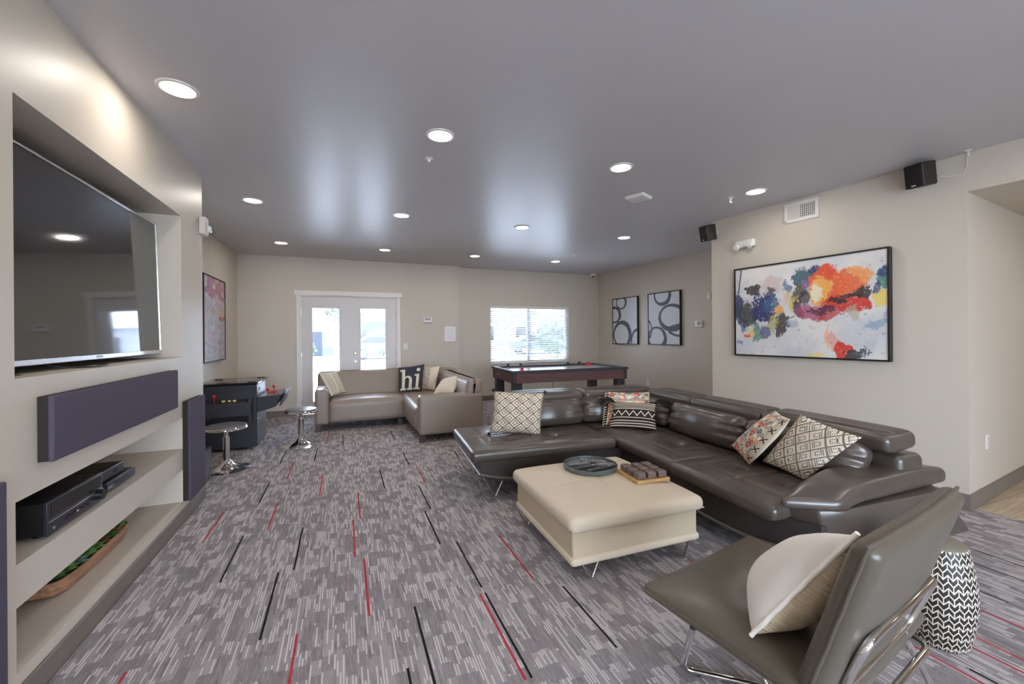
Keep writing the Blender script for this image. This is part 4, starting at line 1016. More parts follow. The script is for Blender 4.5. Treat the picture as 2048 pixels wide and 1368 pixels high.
seat('corner_cushion', -0.02, 0.80, -0.71, 0.90, 0.345, 0.440, [(0.36, -0.33), (0.36, 0.10), (0.62, -0.33)], (0.14, 0.5), (-0.52, -0.10), n=(44, 64))
seat('seat_cushion', -0.05, 0.80, -1.545, -0.70, 0.348, 0.442, [(0.34, -1.0), (0.34, -1.32), (0.60, -1.0)], (0.12, 0.5), (-1.16, -0.85))
# back frame
MB().soft((0.10, 0.90, 0.47), (1.72, 0.14, 0.34), 0.03, (2, 2, 2)).obj('chaise_back_frame', LEATHK, sofa)
MB().soft((0.90, -0.40, 0.475), (0.22, 2.50, 0.37), 0.04, (2, 2, 2)).obj('long_back_frame', LEATHK, sofa)
# gathered back cushions: length along local x of the piece
def kidney(name, c, ln, h, d, rz, tilt=-0.25):
    rp = random.Random(int(ln * 100) + int(c[1] * 50)); ph = [rp.uniform(0, 6) for _ in range(4)]
    def fn(x, y, z):
        s_ = 2 * x / ln; e = 1 - abs(s_) ** 5
        g = (abs(s_) ** 3)
        pl_ = 0.010 * sin(z / h * 26 + ph[0]) * g + 0.006 * sin(z / h * 13 + ph[1] + 6 * s_) * g + 0.004 * sin(9 * s_ + ph[2])
        yy = y * (0.55 + 0.45 * e) + (pl_ if y < 0 else 0) - (0.02 * e * (1 - (2 * z / h) ** 2) if y < 0 else 0)
        return (x + 0.02 * (1 if s_ > 0 else -1) * g * abs(sin(z / h * 3.2)), yy, z * (0.90 + 0.10 * e) + 0.010 * g)
    return MB().soft(c, (ln, d, h), min(d, h) * 0.36, (40, 6, 26), fn, R=RZ(rz) @ RX(tilt), k=4).obj(name, LEATHK, sofa, smooth=75)
zc = 0.575
kidney('back_cushion', (-0.40, 0.66, zc), 0.72, 0.27, 0.21, 0)
kidney('back_cushion', (0.21, 0.68, zc), 0.50, 0.27, 0.19, 0)
kidney('back_cushion', (0.66, 0.36, zc), 0.46, 0.27, 0.19, -pi / 2)
kidney('back_cushion', (0.66, -0.32, zc), 0.84, 0.28, 0.21, -pi / 2)
kidney('back_cushion', (0.66, -1.15, zc), 0.80, 0.28, 0.21, -pi / 2)
# headrests
def headrest(c, ln, rz, w=0.27):
    hd = MB().soft(c, (ln, w, 0.105), 0.040, (20, 8, 2), lambda x, y, z: (x, y, z + (0.012 * (1 - (2 * x / ln) ** 6) * (1 - (2 * y / w) ** 4) if z > 0 else 0) - 0.10 * (y if y < 0 else -y * 0.2)), R=RZ(rz) @ RX(0.10), k=4).obj('headrest', LEATHK, sofa, smooth=60)
    q = RZ(rz)
    sm = []
    for x in (-ln / 2 + 0.02, ln / 2 - 0.02): sm.append(Vector(c) + q @ Vector((x, -w * 0.30, 0.066)))
    m = MB().tube(sm, 0.0022, 6)
    m.obj('top_seam', LEATHF, hd)
    for x in (-ln / 4, ln / 4):
        p = Vector(c) + q @ Vector((x, 0.02, -0.08)); MB().bb(p.x - 0.015, p.x + 0.015, p.y - 0.015, p.y + 0.015, 0.60, c[2] - 0.02).obj('ratchet_hinge', STEEL, hd, smooth=0)
hz = 0.718
headrest((-0.385, 0.79, hz), 0.745, 0); headrest((0.42, 0.79, hz), 0.84, 0)
headrest((0.835, 0.275, hz), 0.64, -pi / 2); headrest((0.835, -0.43, hz), 0.75, -pi / 2); headrest((0.835, -1.225, hz + 0.008), 0.83, -pi / 2)
# V legs
def vleg(parent, p, z, sp, ax, r=0.0065):
    m = MB(); d = Vector((cos(ax), sin(ax), 0))
    b0 = (p[0], p[1], 0.005)
    m.tube([Vector((p[0], p[1], z)) + d * sp, b0], r, 10).tube([Vector((p[0], p[1], z)) - d * sp, b0], r, 10)
    return m.obj('chrome_leg', CHROME, parent)
for w, ax in (((1.18, 3.277), 0.3), ((1.145, 4.095), 0.3)):
    q = Si @ Vector((*w, 0)); vleg(sofa, q, 0.20, 0.12, ax)
vleg(sofa, (0.20, -1.50), 0.20, 0.11, 0.4); vleg(sofa, (0.85, -1.52), 0.20, 0.11, 0.4); vleg(sofa, (0.85, 0.8), 0.14, 0.1, 0.4); vleg(sofa, (0.2, 0.1), 0.14, 0.08, 0.8)

# ---------------------------------------------------------------- cream ottoman and what lies on it
ot = thing('ottoman', 'large square cream leather ottoman on thin chrome legs', 'ottoman', (1.585, 2.345, 0), radians(-2))
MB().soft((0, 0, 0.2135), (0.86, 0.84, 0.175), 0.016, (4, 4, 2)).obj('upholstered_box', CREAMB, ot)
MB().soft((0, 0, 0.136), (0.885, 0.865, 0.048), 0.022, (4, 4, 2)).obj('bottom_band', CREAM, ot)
CW, CD = 0.925, 0.925
def otop(x, y, z):
    a, b_ = 2 * x / CW, 2 * y / CD
    e = (1 - min(1, abs(a)) ** 5) * (1 - min(1, abs(b_)) ** 5)
    if z > 0: z += 0.026 * e - 0.004 * (exp(-(x / 0.008) ** 2) + exp(-(y / 0.008) ** 2)) * e
    return (x * (1 - 0.012 * abs(b_) ** 8), y * (1 - 0.012 * abs(a) ** 8), z)
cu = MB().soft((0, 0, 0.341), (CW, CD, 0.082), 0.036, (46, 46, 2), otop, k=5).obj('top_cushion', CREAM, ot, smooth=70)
ring = [(sx * (CW / 2 - 0.012), sy * (CD / 2 - 0.012), 0.318) for sx, sy in ((-1, -1), (1, -1), (1, 1), (-1, 1))]
MB().tube(ring, 0.004, 8, closed=True).obj('seam_piping', CREAMB, cu)
for w, ax in (((1.283, 1.974), 0.35), ((1.929, 1.947), 0.35), ((1.22, 2.70), 0.35), ((1.95, 2.70), 0.35)):
    q = Matrix.Rotation(radians(2), 3, 'Z') @ (Vector((*w, 0)) - Vector((1.585, 2.345, 0))); vleg(ot, q, 0.118, 0.085, ax, 0.0060)
TZ = 0.408
tr = thing('serving_tray', 'round slate blue tray with raised rim holding remotes on the ottoman', 'tray', (1.645, 2.545, TZ + 0.001))
MB().lathe([(0.0, 0.0), (0.180, 0.0), (0.190, 0.006), (0.192, 0.030), (0.186, 0.032), (0.182, 0.010), (0.0, 0.008)], 56).obj('tray_body', M('tray_slate', srgb(92, 100, 100), 0.4), tr)
MB().lathe([(0.0, 0.0105), (0.181, 0.0105), (0.181, 0.0085)], 56).obj('tray_inlay', M('tray_inlay', srgb(104, 122, 130), 0.35), tr)
REMB = M('remote_black', srgb(52, 49, 50), 0.4); REMG = M('remote_grey', srgb(104, 100, 100), 0.35)
def remote(label, x, y, rz, ln, w, mat, lift=0.0, pitch=0.0):
    t = thing('remote_control', label, 'remote', (x, y, TZ + 0.0122 + lift), (0, pitch, rz), 'remotes on the round tray')
    MB().soft((0, 0, 0.010), (ln, w, 0.018), 0.007, (6, 3, 2)).obj('case', mat, t)
    for i in range(6):
        for j in range(3):
            MB().soft((-ln / 2 + 0.022 + i * (ln - 0.05) / 6, (j - 1) * w * 0.27, 0.0195), (0.010, 0.007, 0.004), 0.0018, (1, 1, 1), k=1).obj('button', REMG if mat is REMB else GREYP, t)
    MB().cyl((ln / 2 - 0.03, 0, 0.017), (ln / 2 - 0.03, 0, 0.0205), w * 0.3, n=18).obj('navigation_ring', GREYP, t)
remote('long black remote nearest the viewer on the round tray', 1.66, 2.447, radians(8), 0.235, 0.042, REMB)
remote('black remote lying across the tray beside the long one', 1.585, 2.510, radians(2), 0.19, 0.044, REMB)
remote('slim grey remote at the far left of the tray', 1.578, 2.590, radians(-8), 0.17, 0.038, REMG)
remote('chunky grey remote at the tray rim farthest from the viewer', 1.712, 2.605, radians(-40), 0.20, 0.046, REMG)
remote('short grey remote at the tray rim nearest the wooden board', 1.740, 2.500, radians(-22), 0.15, 0.044, REMG)
bd = thing('game_board', 'small square light wood tic-tac-toe board on the ottoman', 'game board', (1.868, 2.245, TZ + 0.0005), radians(-6))
BW = 0.245
MB().soft((0, 0, 0.011), (BW, BW, 0.022), 0.003, (1, 1, 1), k=2).obj('board', OAK, bd)
g = MB()
for i in (-1, 1): g.bb(i * BW / 6 - 0.003, i * BW / 6 + 0.003, -BW / 2 + 0.008, BW / 2 - 0.008, 0.0215, 0.0228).bb(-BW / 2 + 0.008, BW / 2 - 0.008, i * BW / 6 - 0.003, i * BW / 6 + 0.003, 0.0215, 0.0228)
g.obj('grid_lines', TROUGH, bd, smooth=0)
Rb = Matrix.Translation(bd.location) @ Matrix.Rotation(radians(-6), 4, 'Z')
rows_ = ('front', 'middle', 'back'); cols_ = ('left', 'centre', 'right')
for j in range(3):
    for i in range(3):
        p = Rb @ Vector(((i - 1) * BW / 3.15, (j - 1) * BW / 3.15, 0.0225))
        t = thing('wooden_block', f'dark wooden game block on the board, {rows_[j]} row, {cols_[i]} column', 'game piece', p, radians(-6 + random.uniform(-3, 3)), 'dark game blocks on the board')
        MB().soft((0, 0, 0.021), (0.062, 0.062, 0.042), 0.007, (1, 1, 1), k=3).obj('block', WALNUT, t)
        if (i + j) % 2 == 0:
            MB().box((0, 0, 0.0425), (0.040, 0.007, 0.002), rz=pi / 4).box((0, 0, 0.0425), (0.040, 0.007, 0.002), rz=-pi / 4).obj('cross_mark', REMG, t, smooth=0)
        else:
            MB().lathe([(0.011, 0.0415), (0.011, 0.0435), (0.017, 0.0435), (0.017, 0.0415)], 24).obj('ring_mark', REMG, t)

# ---------------------------------------------------------------- taupe sectional by the doors
gs = thing('sectional_sofa', 'taupe leather L-shaped sofa standing before the french doors', 'sofa', (0.66, 6.5, 0))
def gb(name, x0, x1, y0, y1, z0, z1, r=0.05, n=(10, 10, 6), fn=None):
    return MB().soft(((x0 + x1) / 2 - 0.66, (y0 + y1) / 2 - 6.5, (z0 + z1) / 2), (x1 - x0, y1 - y0, z1 - z0), r, n, fn, k=4).obj(name, LEATHG, gs, smooth=60)
def belly(hx, hy, a, b_):
    return lambda x, y, z: (x, y - (b_ * (1 - (x / hx) ** 4) if y < 0 else 0), z + (a * (1 - (x / hx) ** 2) * (1 - (y / hy) ** 4) if z > 0 else 0))
gb('seat', -0.21, 0.90, 6.50, 7.22, 0.10, 0.425, 0.07, fn=belly(0.555, 0.36, 0.03, 0.015))
gb('seat', 0.862, 1.52, 5.46, 7.20, 0.10, 0.43, 0.07, fn=lambda x, y, z: (x - (0.012 * (1 - (y / 0.87) ** 4) if x < 0 else 0), y, z + (0.02 * (1 - (x / 0.33) ** 4) * (1 - (y / 0.87) ** 4) if z > 0 else 0)))
gb('arm', -0.385, -0.20, 6.49, 7.42, 0.09, 0.60, 0.045)
gb('arm', 0.885, 1.745, 5.285, 5.465, 0.09, 0.60, 0.045)
gb('backrest', -0.385, 1.30, 7.16, 7.44, 0.10, 0.80, 0.07, fn=lambda x, y, z: (x, y + 0.10 * (z / 0.35) * (1 if y < 0 else 0.15), z))
gb('backrest', 1.47, 1.745, 5.30, 7.05, 0.10, 0.785, 0.07, fn=lambda x, y, z: (x + 0.06 * (z / 0.34) * (1 if x < 0 else 0.0), y, z))
for a, nm in ((0, 0), (1, 1), (2, 2)):
    th = radians(18 + 27 * a); px_, py_ = 1.23 + 0.40 * sin(th), 6.90 + 0.40 * cos(th)
    MB().soft((px_ - 0.66, py_ - 6.5, 0.455), (0.30, 0.27, 0.70), 0.07, (6, 6, 8), lambda x, y, z: (x * (0.82 if y < 0 else 1.05), y + 0.06 * z / 0.35, z), R=RZ(-th), k=3).obj('corner_wedge', LEATHG, gs, smooth=60)
for x, y in ((-0.34, 6.53), (0.80, 6.54), (0.93, 5.33), (1.68, 5.33), (-0.34, 7.36), (1.68, 7.36)):
    MB().bb(x - 0.66 - 0.035, x - 0.66 + 0.035, y - 6.5 - 0.035, y - 6.5 + 0.035, 0, 0.10).obj('wooden_foot', WOODD, gs, smooth=0, bevel=0.004)

# ---------------------------------------------------------------- arcade cabinet and stools
ar = thing('arcade_cabinet', 'black cocktail arcade cabinet with red joysticks against the alcove wall', 'arcade machine', (-1.285, 6.14, 0))
ARC = M('arcade_laminate', srgb(46, 46, 52), 0.5, spec=0.35); ARCS = M('arcade_satin', srgb(96, 98, 108), 0.3, 0.3)
bx0, bx1, by0, by1 = -0.27, 0.30, -0.30, 0.36
MB().bb(bx0, bx1, by0, by1, 0.03, 0.79).obj('cabinet', ARC, ar, smooth=0, bevel=0.006)
MB().bb(bx1, bx1 + 0.004, by0 + 0.02, by1 - 0.02, 0.05, 0.50).bb(bx1, bx1 + 0.004, by0 + 0.02, by1 - 0.10, 0.66, 0.775).obj('satin_panel', ARCS, ar, smooth=0)
MB().soft((0.015, 0.03, 0.806), (0.62, 0.74, 0.022), 0.006, (2, 2, 1)).obj('glass_top', GLOSSB, ar)
for x, y in ((-0.2, 0.2), (0.25, 0.33), (0.25, -0.27)): MB().soft((x, y, 0.822), (0.09, 0.014, 0.008), 0.003, (1, 1, 1)).obj('glass_clip', BLACK, ar)
def wedge(poly, a0, a1, axis):
    m = MB(); M_ = Matrix(((1, 0, 0, 0), (0, 0, 1, 0), (0, 1, 0, 0), (0, 0, 0, 1))) if axis == 'y' else Matrix(((0, 0, 1, 0), (1, 0, 0, 0), (0, 1, 0, 0), (0, 0, 0, 1)))
    return m.prism(poly, a0, a1, M_)
# control deck toward the room (extends +x), and the one on the near end (extends -y)
cd = wedge([(0.30, 0.62), (0.30, 0.44), (0.50, 0.50), (0.565, 0.64)], by0 + 0.01, by1 - 0.03, 'y').obj('control_deck', ARC, ar, smooth=0, bevel=0.004)
MB().box((0.435, 0.02, 0.637), (0.25, 0.58, 0.008), R=RY(radians(-4))).obj('deck_plate', ARCS, cd, smooth=0)
MB().box((0.575, 0.02, 0.585), (0.014, 0.60, 0.17), R=RY(radians(22))).obj('deck_end_board', ARC, cd, smooth=0)
def stick(p, parent): 
    MB().cyl(p, (p[0], p[1], p[2] + 0.05), 0.006, n=10).ball((p[0], p[1], p[2] + 0.06), 0.021, 14).obj('joystick', RED, parent)
stick((0.40, -0.15, 0.64), cd); stick((0.42, 0.20, 0.642), cd)
for i, (x, y) in enumerate(((0.40, -0.05), (0.45, -0.03), (0.40, 0.02), (0.46, 0.05), (0.41, 0.09), (0.47, -0.12))):
    MB().cyl((x, y, 0.64), (x, y, 0.655), 0.017, n=16).obj('push_button', RED, cd)
ce2 = wedge([(-0.30, 0.62), (-0.30, 0.36), (-0.40, 0.36), (-0.46, 0.44), (-0.46, 0.60)], bx0 + 0.02, bx1 - 0.05, 'x').obj('control_deck', ARC, ar, smooth=0, bevel=0.004)
MB().cyl((-0.11, -0.385, 0.61), (-0.11, -0.385, 0.665), 0.006, n=10).ball((-0.11, -0.385, 0.675), 0.022, 14).obj('joystick', RED, ce2)
for i, x in enumerate((-0.02, 0.035, 0.09, 0.14, 0.19)): MB().cyl((x, -0.385 + 0.01 * (i % 2), 0.605), (x, -0.385 + 0.01 * (i % 2), 0.624), 0.018, n=16).obj('push_button', YELLOW if i < 3 else BLACK, ce2)
MB().bb(bx1 - 0.055, bx1 - 0.035, -0.465, -0.30, 0.36, 0.64).obj('deck_side', ARC, ce2, smooth=0)
for y in (-0.18, -0.10): MB().bb(bx1 + 0.003, bx1 + 0.007, y - 0.018, y + 0.018, 0.70, 0.735).obj('speaker_slot', BLACK, ar, smooth=0)
for y, z in ((-0.22, 0.43), (-0.22, 0.36), (-0.22, 0.30), (0.20, 0.38)): MB().cyl((bx1, y, z), (bx1 + 0.014, y, z), 0.010, n=12).obj('lock', CHROME, ar)
for x in (bx0 + 0.05, bx1 - 0.05):
    for y in (by0 + 0.05, by1 - 0.05): MB().cyl((x, y, 0), (x, y, 0.03), 0.022, n=14).obj('leveling_foot', CHROME, ar)
STSEAT = M('stool_vinyl', srgb(96, 94, 98), 0.3)
st_ = thing('bar_stool', 'round backless chrome pedestal stool beside the dark upright panel, in front of the arcade', 'stool', (-1.13, 5.08, 0), 0, 'arcade stools')
MB().lathe([(0.0, 0.0), (0.213, 0.0), (0.214, 0.006), (0.15, 0.018), (0.07, 0.05), (0.045, 0.085), (0.034, 0.10), (0.0, 0.10)], 48).obj('base', CHROME, st_)
MB().cyl((0, 0, 0.09), (0, 0, 0.34), 0.031, n=24).obj('column', CHROME, st_)
MB().cyl((0, 0, 0.33), (0, 0, 0.415), 0.020, n=20).lathe([(0.0, 0.405), (0.06, 0.405), (0.075, 0.42), (0.0, 0.42)], 24).obj('gas_lift', CHROME, st_)
MB().lathe([(0.0, 0.418), (0.185, 0.418), (0.192, 0.426), (0.188, 0.433), (0.192, 0.440), (0.186, 0.448), (0.0, 0.448)], 48).obj('chrome_rim', CHROME, st_)
MB().lathe([(0.182, 0.447), (0.178, 0.458), (0.12, 0.468), (0.0, 0.471)], 48).obj('seat_pad', STSEAT, st_)
dup(st_, (-0.50, 5.815, 0), label='round backless chrome pedestal stool between the arcade cabinet and the taupe sofa')
sw = thing('subwoofer', 'small black floor speaker with glossy side, mostly hidden behind the dark upright panel', 'speaker', (-1.30, 4.70, 0))
MB().soft((0, 0, 0.165), (0.20, 0.28, 0.30), 0.008, (2, 2, 2)).obj('cabinet', BLACK, sw); MB().bb(0.100, 0.103, -0.13, 0.13, 0.03, 0.30).obj('glossy_side', ARCS, sw, smooth=0)
for x in (-0.07, 0.07):
    for y in (-0.11, 0.11): MB().cyl((x, y, 0), (x, y, 0.02), 0.016, n=12).obj('foot', BLACK, sw)

# ---------------------------------------------------------------- air hockey table
ah = thing('air_hockey_table', 'long air hockey table with dark red-brown sides under the window', 'game table', (3.457, 6.335, 0), radians(-3.2))
AL, AW = 2.09, 1.13
DKR = M('hockey_rail', srgb(58, 56, 62), 0.4); PLAY = M('hockey_surface', srgb(206, 208, 214), 0.15, spec=0.6); CORN = M('hockey_corner', srgb(60, 50, 56), 0.4)
MB().bb(-AL / 2 + 0.03, AL / 2 - 0.03, -AW / 2 + 0.03, -AW / 2 + 0.055, 0.615, 0.775).bb(-AL / 2 + 0.03, AL / 2 - 0.03, AW / 2 - 0.055, AW / 2 - 0.03, 0.615, 0.775).bb(-AL / 2 + 0.03, -AL / 2 + 0.055, -AW / 2 + 0.055, AW / 2 - 0.055, 0.615, 0.775).bb(AL / 2 - 0.055, AL / 2 - 0.03, -AW / 2 + 0.055, AW / 2 - 0.055, 0.615, 0.775).obj('side_panels', HOCKW, ah, smooth=0, bevel=0.003)
for sx in (-1, 1):
    for sy in (-1, 1):
        cx_0, cy_0 = sx * (AL / 2 - 0.05), sy * (AW / 2 - 0.05)
        MB().box((cx_0, cy_0, 0.695), (0.06, 0.06, 0.165)).obj('corner_post', CORN, ah, smooth=0, bevel=0.004)
        lx, ly = sx * (AL / 2 - 0.115), sy * (AW / 2 - 0.115)
        lg = MB().box((lx, ly, 0.325), (0.14, 0.14, 0.60)).obj('leg', DKR, ah, smooth=0, bevel=0.006)
        MB().cyl((lx, ly, 0), (lx, ly, 0.03), 0.03, n=16).obj('leveler', BLACK, lg)
rl = MB(); rw = 0.075
rl.bb(-AL / 2, AL / 2, -AW / 2, -AW / 2 + rw, 0.772, 0.812).bb(-AL / 2, AL / 2, AW / 2 - rw, AW / 2, 0.772, 0.812).bb(-AL / 2, -AL / 2 + rw, -AW / 2 + rw, AW / 2 - rw, 0.772, 0.812).bb(AL / 2 - rw, AL / 2, -AW / 2 + rw, AW / 2 - rw, 0.772, 0.812)
rl.obj('rail', DKR, ah, smooth=0, bevel=0.006)
MB().bb(-AL / 2 + 0.05, AL / 2 - 0.05, -AW / 2 + 0.05, AW / 2 - 0.05, 0.745, 0.780).obj('playing_surface', PLAY, ah, smooth=0)
MB().bb(-0.004, 0.004, -AW / 2 + rw, AW / 2 - rw, 0.7795, 0.7808).lathe([(0.145, 0.7795), (0.145, 0.7808), (0.155, 0.7808), (0.155, 0.7795)], 40).obj('court_markings', RED, ah, smooth=0)
MB().cyl((-AL / 2 + 0.025, 0.20, 0.70), (-AL / 2 + 0.032, 0.20, 0.70), 0.012, n=12).obj('power_switch', STEEL, ah)
MB().tube([(-0.02, 0.2, 0.62), (0.0, 0.22, 0.4), (0.02, 0.3, 0.2), (0.06, 0.45, 0.02)], 0.004, 6).obj('power_cord', BLACK, ah)
Ma = Matrix.Translation((3.457, 6.335, 0)) @ Matrix.Rotation(radians(-3.2), 4, 'Z')
def mallet(label, x, y, z=0.7815):
    t = thing('striker', label, 'air hockey striker', Ma @ Vector((x, y, z)), 0, 'red strikers')
    MB().lathe([(0.0, 0.012), (0.036, 0.012), (0.040, 0.026), (0.049, 0.028), (0.050, 0.004), (0.045, 0.0), (0.0, 0.0)], 28).obj('base', RED, t)
    MB().lathe([(0.017, 0.010), (0.015, 0.040), (0.021, 0.055), (0.019, 0.068), (0.0, 0.072)], 24).obj('handle', RED, t)
mallet('red air hockey striker at the near left corner of the playing surface', -0.80, -0.36)
mallet('red air hockey striker at the far right end of the playing surface', 0.80, 0.36)
def puck(label, x, y, z=0.812):
    t = thing('score_marker', label, 'score counter', Ma @ Vector((x, y, z)), 0, 'black score counters on the rail')
    MB().soft((0, 0, 0.014), (0.045, 0.03, 0.028), 0.006, (1, 1, 1), k=2).obj('clamp', BLACK, t); MB().cyl((0, 0, 0.028), (0, 0, 0.034), 0.010, n=12).obj('knob', BLACK, t)
for x, nm in ((-0.74, 'leftmost'), (-0.50, 'second from the left'), (0.46, 'second from the right'), (0.70, 'rightmost')): puck('small black score counter clamped on the far hockey rail, ' + nm, x, AW / 2 - 0.035)

# ---------------------------------------------------------------- lounge chair
CR = radians(9.0); CO = Vector((1.474, 1.034, 0))
ch = thing('lounge_chair', 'charcoal leather armless lounge chair with crossed chrome tube frame', 'chair', CO, CR)
Mc = Matrix.Translation(CO) @ Matrix.Rotation(CR, 4, 'Z')
def slab(name, w, d, t, fn2, top, bot):
    def fn(x, y, z):
        a, b_ = 2 * x / w, 2 * y / d
        e = (1 - min(1, abs(a)) ** 3) * (1 - min(1, abs(b_)) ** 3)
        return fn2(x, y, z + (top * e if z > 0 else -bot * e))
    return MB().soft((0, 0, 0), (w, d, t), t * 0.49, (26, 26, 1), fn, k=4).obj(name, LEATHC, ch, smooth=75)
SW_, SD_ = 0.74, 0.62
def seatmap(x, y, z):   # pointed front corners, slight sag
    a, b_ = 2 * x / SW_, 2 * y / SD_
    return (x * (1 - 0.02 * (1 - b_ * b_)), y + 0.005, 0.372 + z + 0.010 * b_ + 0.010 * a * a + 0.003 * sin(7 * a + 3 * b_) * (1 - a * a) * (1 - b_ * b_) - 0.012 * exp(-((a + 0.1) ** 2 + (b_ + 0.35) ** 2) / 0.25))
sc_ = slab('seat_cushion', SW_, SD_, 0.046, seatmap, 0.052, 0.030)
pts = []
for s_ in range(41):
    k = s_ / 40 * 3
    if k < 1: a, b_ = -1, -1 + 2 * k
    elif k < 2: a, b_ = -1 + 2 * (k - 1), 1
    else: a, b_ = 1, 1 - 2 * (k - 2)
    p = seatmap(a * SW_ / 2 * 0.997, b_ * SD_ / 2 * 0.997, 0); pts.append(p)
MB().tube(pts, 0.0055, 8).obj('edge_welt', LEATHC, sc_)
BW_, BH_ = 0.735, 0.56
bt0 = Vector((0.005, -0.190, 0.345)); bup = Vector((0.0, -0.30, 1.0)).normalized(); bnm = Vector((0, 1, 0.30)).normalized()
def backmap(x, y, z):   # y runs up the back, z toward the sitter
    a, b_ = 2 * x / BW_, 2 * y / BH_
    xx = x * (1 + 0.015 * b_ - 0.02 * (1 - b_ * b_) * abs(a))
    p = bt0 + Vector((xx, 0, 0)) + bup * (y + BH_ / 2 - 0.02) + bnm * (z - 0.035 - 0.008 * (1 - a * a))
    return tuple(p)
bk_ = slab('back_cushion', BW_, BH_, 0.066, backmap, 0.016, 0.012)
pts = []
for s_ in range(61):
    k = s_ / 60 * 3
    if k < 1: a, b_ = -1, -1 + 2 * k
    elif k < 2: a, b_ = -1 + 2 * (k - 1), 1
    else: a, b_ = 1, 1 - 2 * (k - 2)
    wob = 0.002 * sin(s_ * 1.3)
    pts.append(backmap(a * BW_ / 2 * 0.999, b_ * BH_ / 2 * 0.999, -0.004 + wob * 0.3))
MB().tube(pts, 0.0055, 8).obj('edge_welt', LEATHC, bk_)
def bend(pts, r, k=5):
    P = [Vector(p) for p in pts]; out = [P[0]]
    for i in range(1, len(P) - 1):
        a = (P[i - 1] - P[i]); b_ = (P[i + 1] - P[i]); rr_ = min(r, a.length * 0.45, b_.length * 0.45); a.normalize(); b_.normalize()
        for j in range(k + 1):
            t_ = j / k; out.append((P[i] + a * rr_) * (1 - t_) ** 2 + P[i] * 2 * t_ * (1 - t_) + (P[i] + b_ * rr_) * t_ ** 2)
    out.append(P[-1]); return out
tr_ = 0.0115
yb_ = -0.352
hoop = bend([(0.0, yb_, 0.565), (0.275, yb_, 0.565), (0.240, -0.292, 0.395), (-0.275, -0.292, 0.395), (-0.285, yb_, 0.565), (0.0, yb_, 0.565)], 0.045)
MB().tube(hoop[:-1], tr_, 12, closed=True).obj('back_hoop', CHROME, ch)
for x in (-0.2, 0.2): MB().tube([(x, -0.292, 0.395), (x, -0.30, 0.33)], tr_ * 0.8, 10).obj('back_bracket', CHROME, ch)
MB().tube(bend([(-0.30, 0.24, 0.335), (-0.30, -0.33, 0.315), (0.30, -0.33, 0.315), (0.30, 0.24, 0.335), ], 0.05), tr_, 12).obj('seat_frame', CHROME, ch)
MB().tube(bend([(-0.33, 0.12, 0.345), (-0.165, 0.29, 0.012), (0.40, -0.37, 0.012), (0.31, -0.26, 0.31)], 0.045), tr_, 12).obj('crossed_leg', CHROME, ch)
MB().tube(bend([(0.33, 0.12, 0.345), (0.23, 0.29, 0.036), (-0.33, -0.35, 0.036), (-0.30, -0.28, 0.31)], 0.045), tr_, 12).obj('crossed_leg', CHROME, ch)
for p in ((-0.12, 0.245), (0.36, -0.325), (0.20, 0.24), (-0.29, -0.31)): MB().cyl((p[0], p[1], 0), (p[0], p[1], 0.008), 0.012, n=12).obj('glide', BLACK, ch)
wv = UVT('white_corduroy'); wv.base(srgb(250, 245, 238)); wv.bump((wv.v * 70).frac(), 0.5, 0.004)
bg = UVT('beige_gathered_linen'); q_ = bg.noise(9, 3, 0.5, bg.vec(bg.u * 0.8, bg.v * 5, 0)); bg.base(srgb(222, 204, 174)); bg.bump(q_, 0.9, 0.03)
cn = [(1.173, 0.912, 0.428), (1.47, 1.105, 0.428), (1.53, 0.875, 0.66), (1.250, 0.660, 0.845)]
pr, L = pillow('throw_pillow', 'white corduroy pillow with beige back standing on the charcoal lounge chair', cn, 0.115, [bg.mat, wv.mat], root=True, back_t=0.095, seed=12, pinch=0.05)
e_ = [L[0].lerp(L[3], k / 20) + Vector((0.004 * sin(k * 1.7) + 0.0095 * (1 - abs(2 * k / 20 - 1) ** 1.6), 0, 0)) for k in range(21)]
MB().tube(e_, 0.007, 8).obj('frayed_seam', wv.mat, pr)

# ---------------------------------------------------------------- garden stool
def chevron():
    n = NT('arrow_pattern_glaze', 0.5); ang = n.y.atan2(n.x)
    c = ang / (2 * pi) * 24
    f = c.frac(); tri = (f - 0.5).abs() * 2
    r_ = n.z / 0.026 + tri * 0.75
    zig = (r_.frac() - 0.5).abs().gt(0.36)
    half = r_.floor() * 0.5
    ver = ((c + (r_ * 0.5).floor() * 0).frac() - 0.5).abs()
    odd = (r_ * 0.5).frac().gt(0.5)
    v1 = ver.gt(0.445) * odd + ver.lt(0.055) * (1.0 - odd)
    k = zig.max(v1) * n.z.lt(0.432)
    n.base(n.mix(k, srgb(38, 30, 26), srgb(214, 206, 192))); return n.mat
pf_ = thing('garden_stool', 'barrel-shaped garden stool with dark and white arrow pattern behind the lounge chair', 'stool', (2.462, 0.992, 0))
prof = [(0.0, 0.0), (0.094, 0.0), (0.102, 0.008)] + [(0.102 + 0.026 * sin(pi * min(1, (k / 20)) ** 0.95) - 0.001 * (k / 20), 0.008 + 0.414 * k / 20) for k in range(1, 21)]
MB().lathe(prof + [(0.096, 0.430), (0.0, 0.430)], 64).obj('barrel_body', chevron(), pf_)
MB().lathe([(0.0955, 0.428), (0.095, 0.436), (0.088, 0.441), (0.0, 0.444)], 56).obj('top', M('stool_top_taupe', srgb(118, 112, 98), 0.5), pf_)
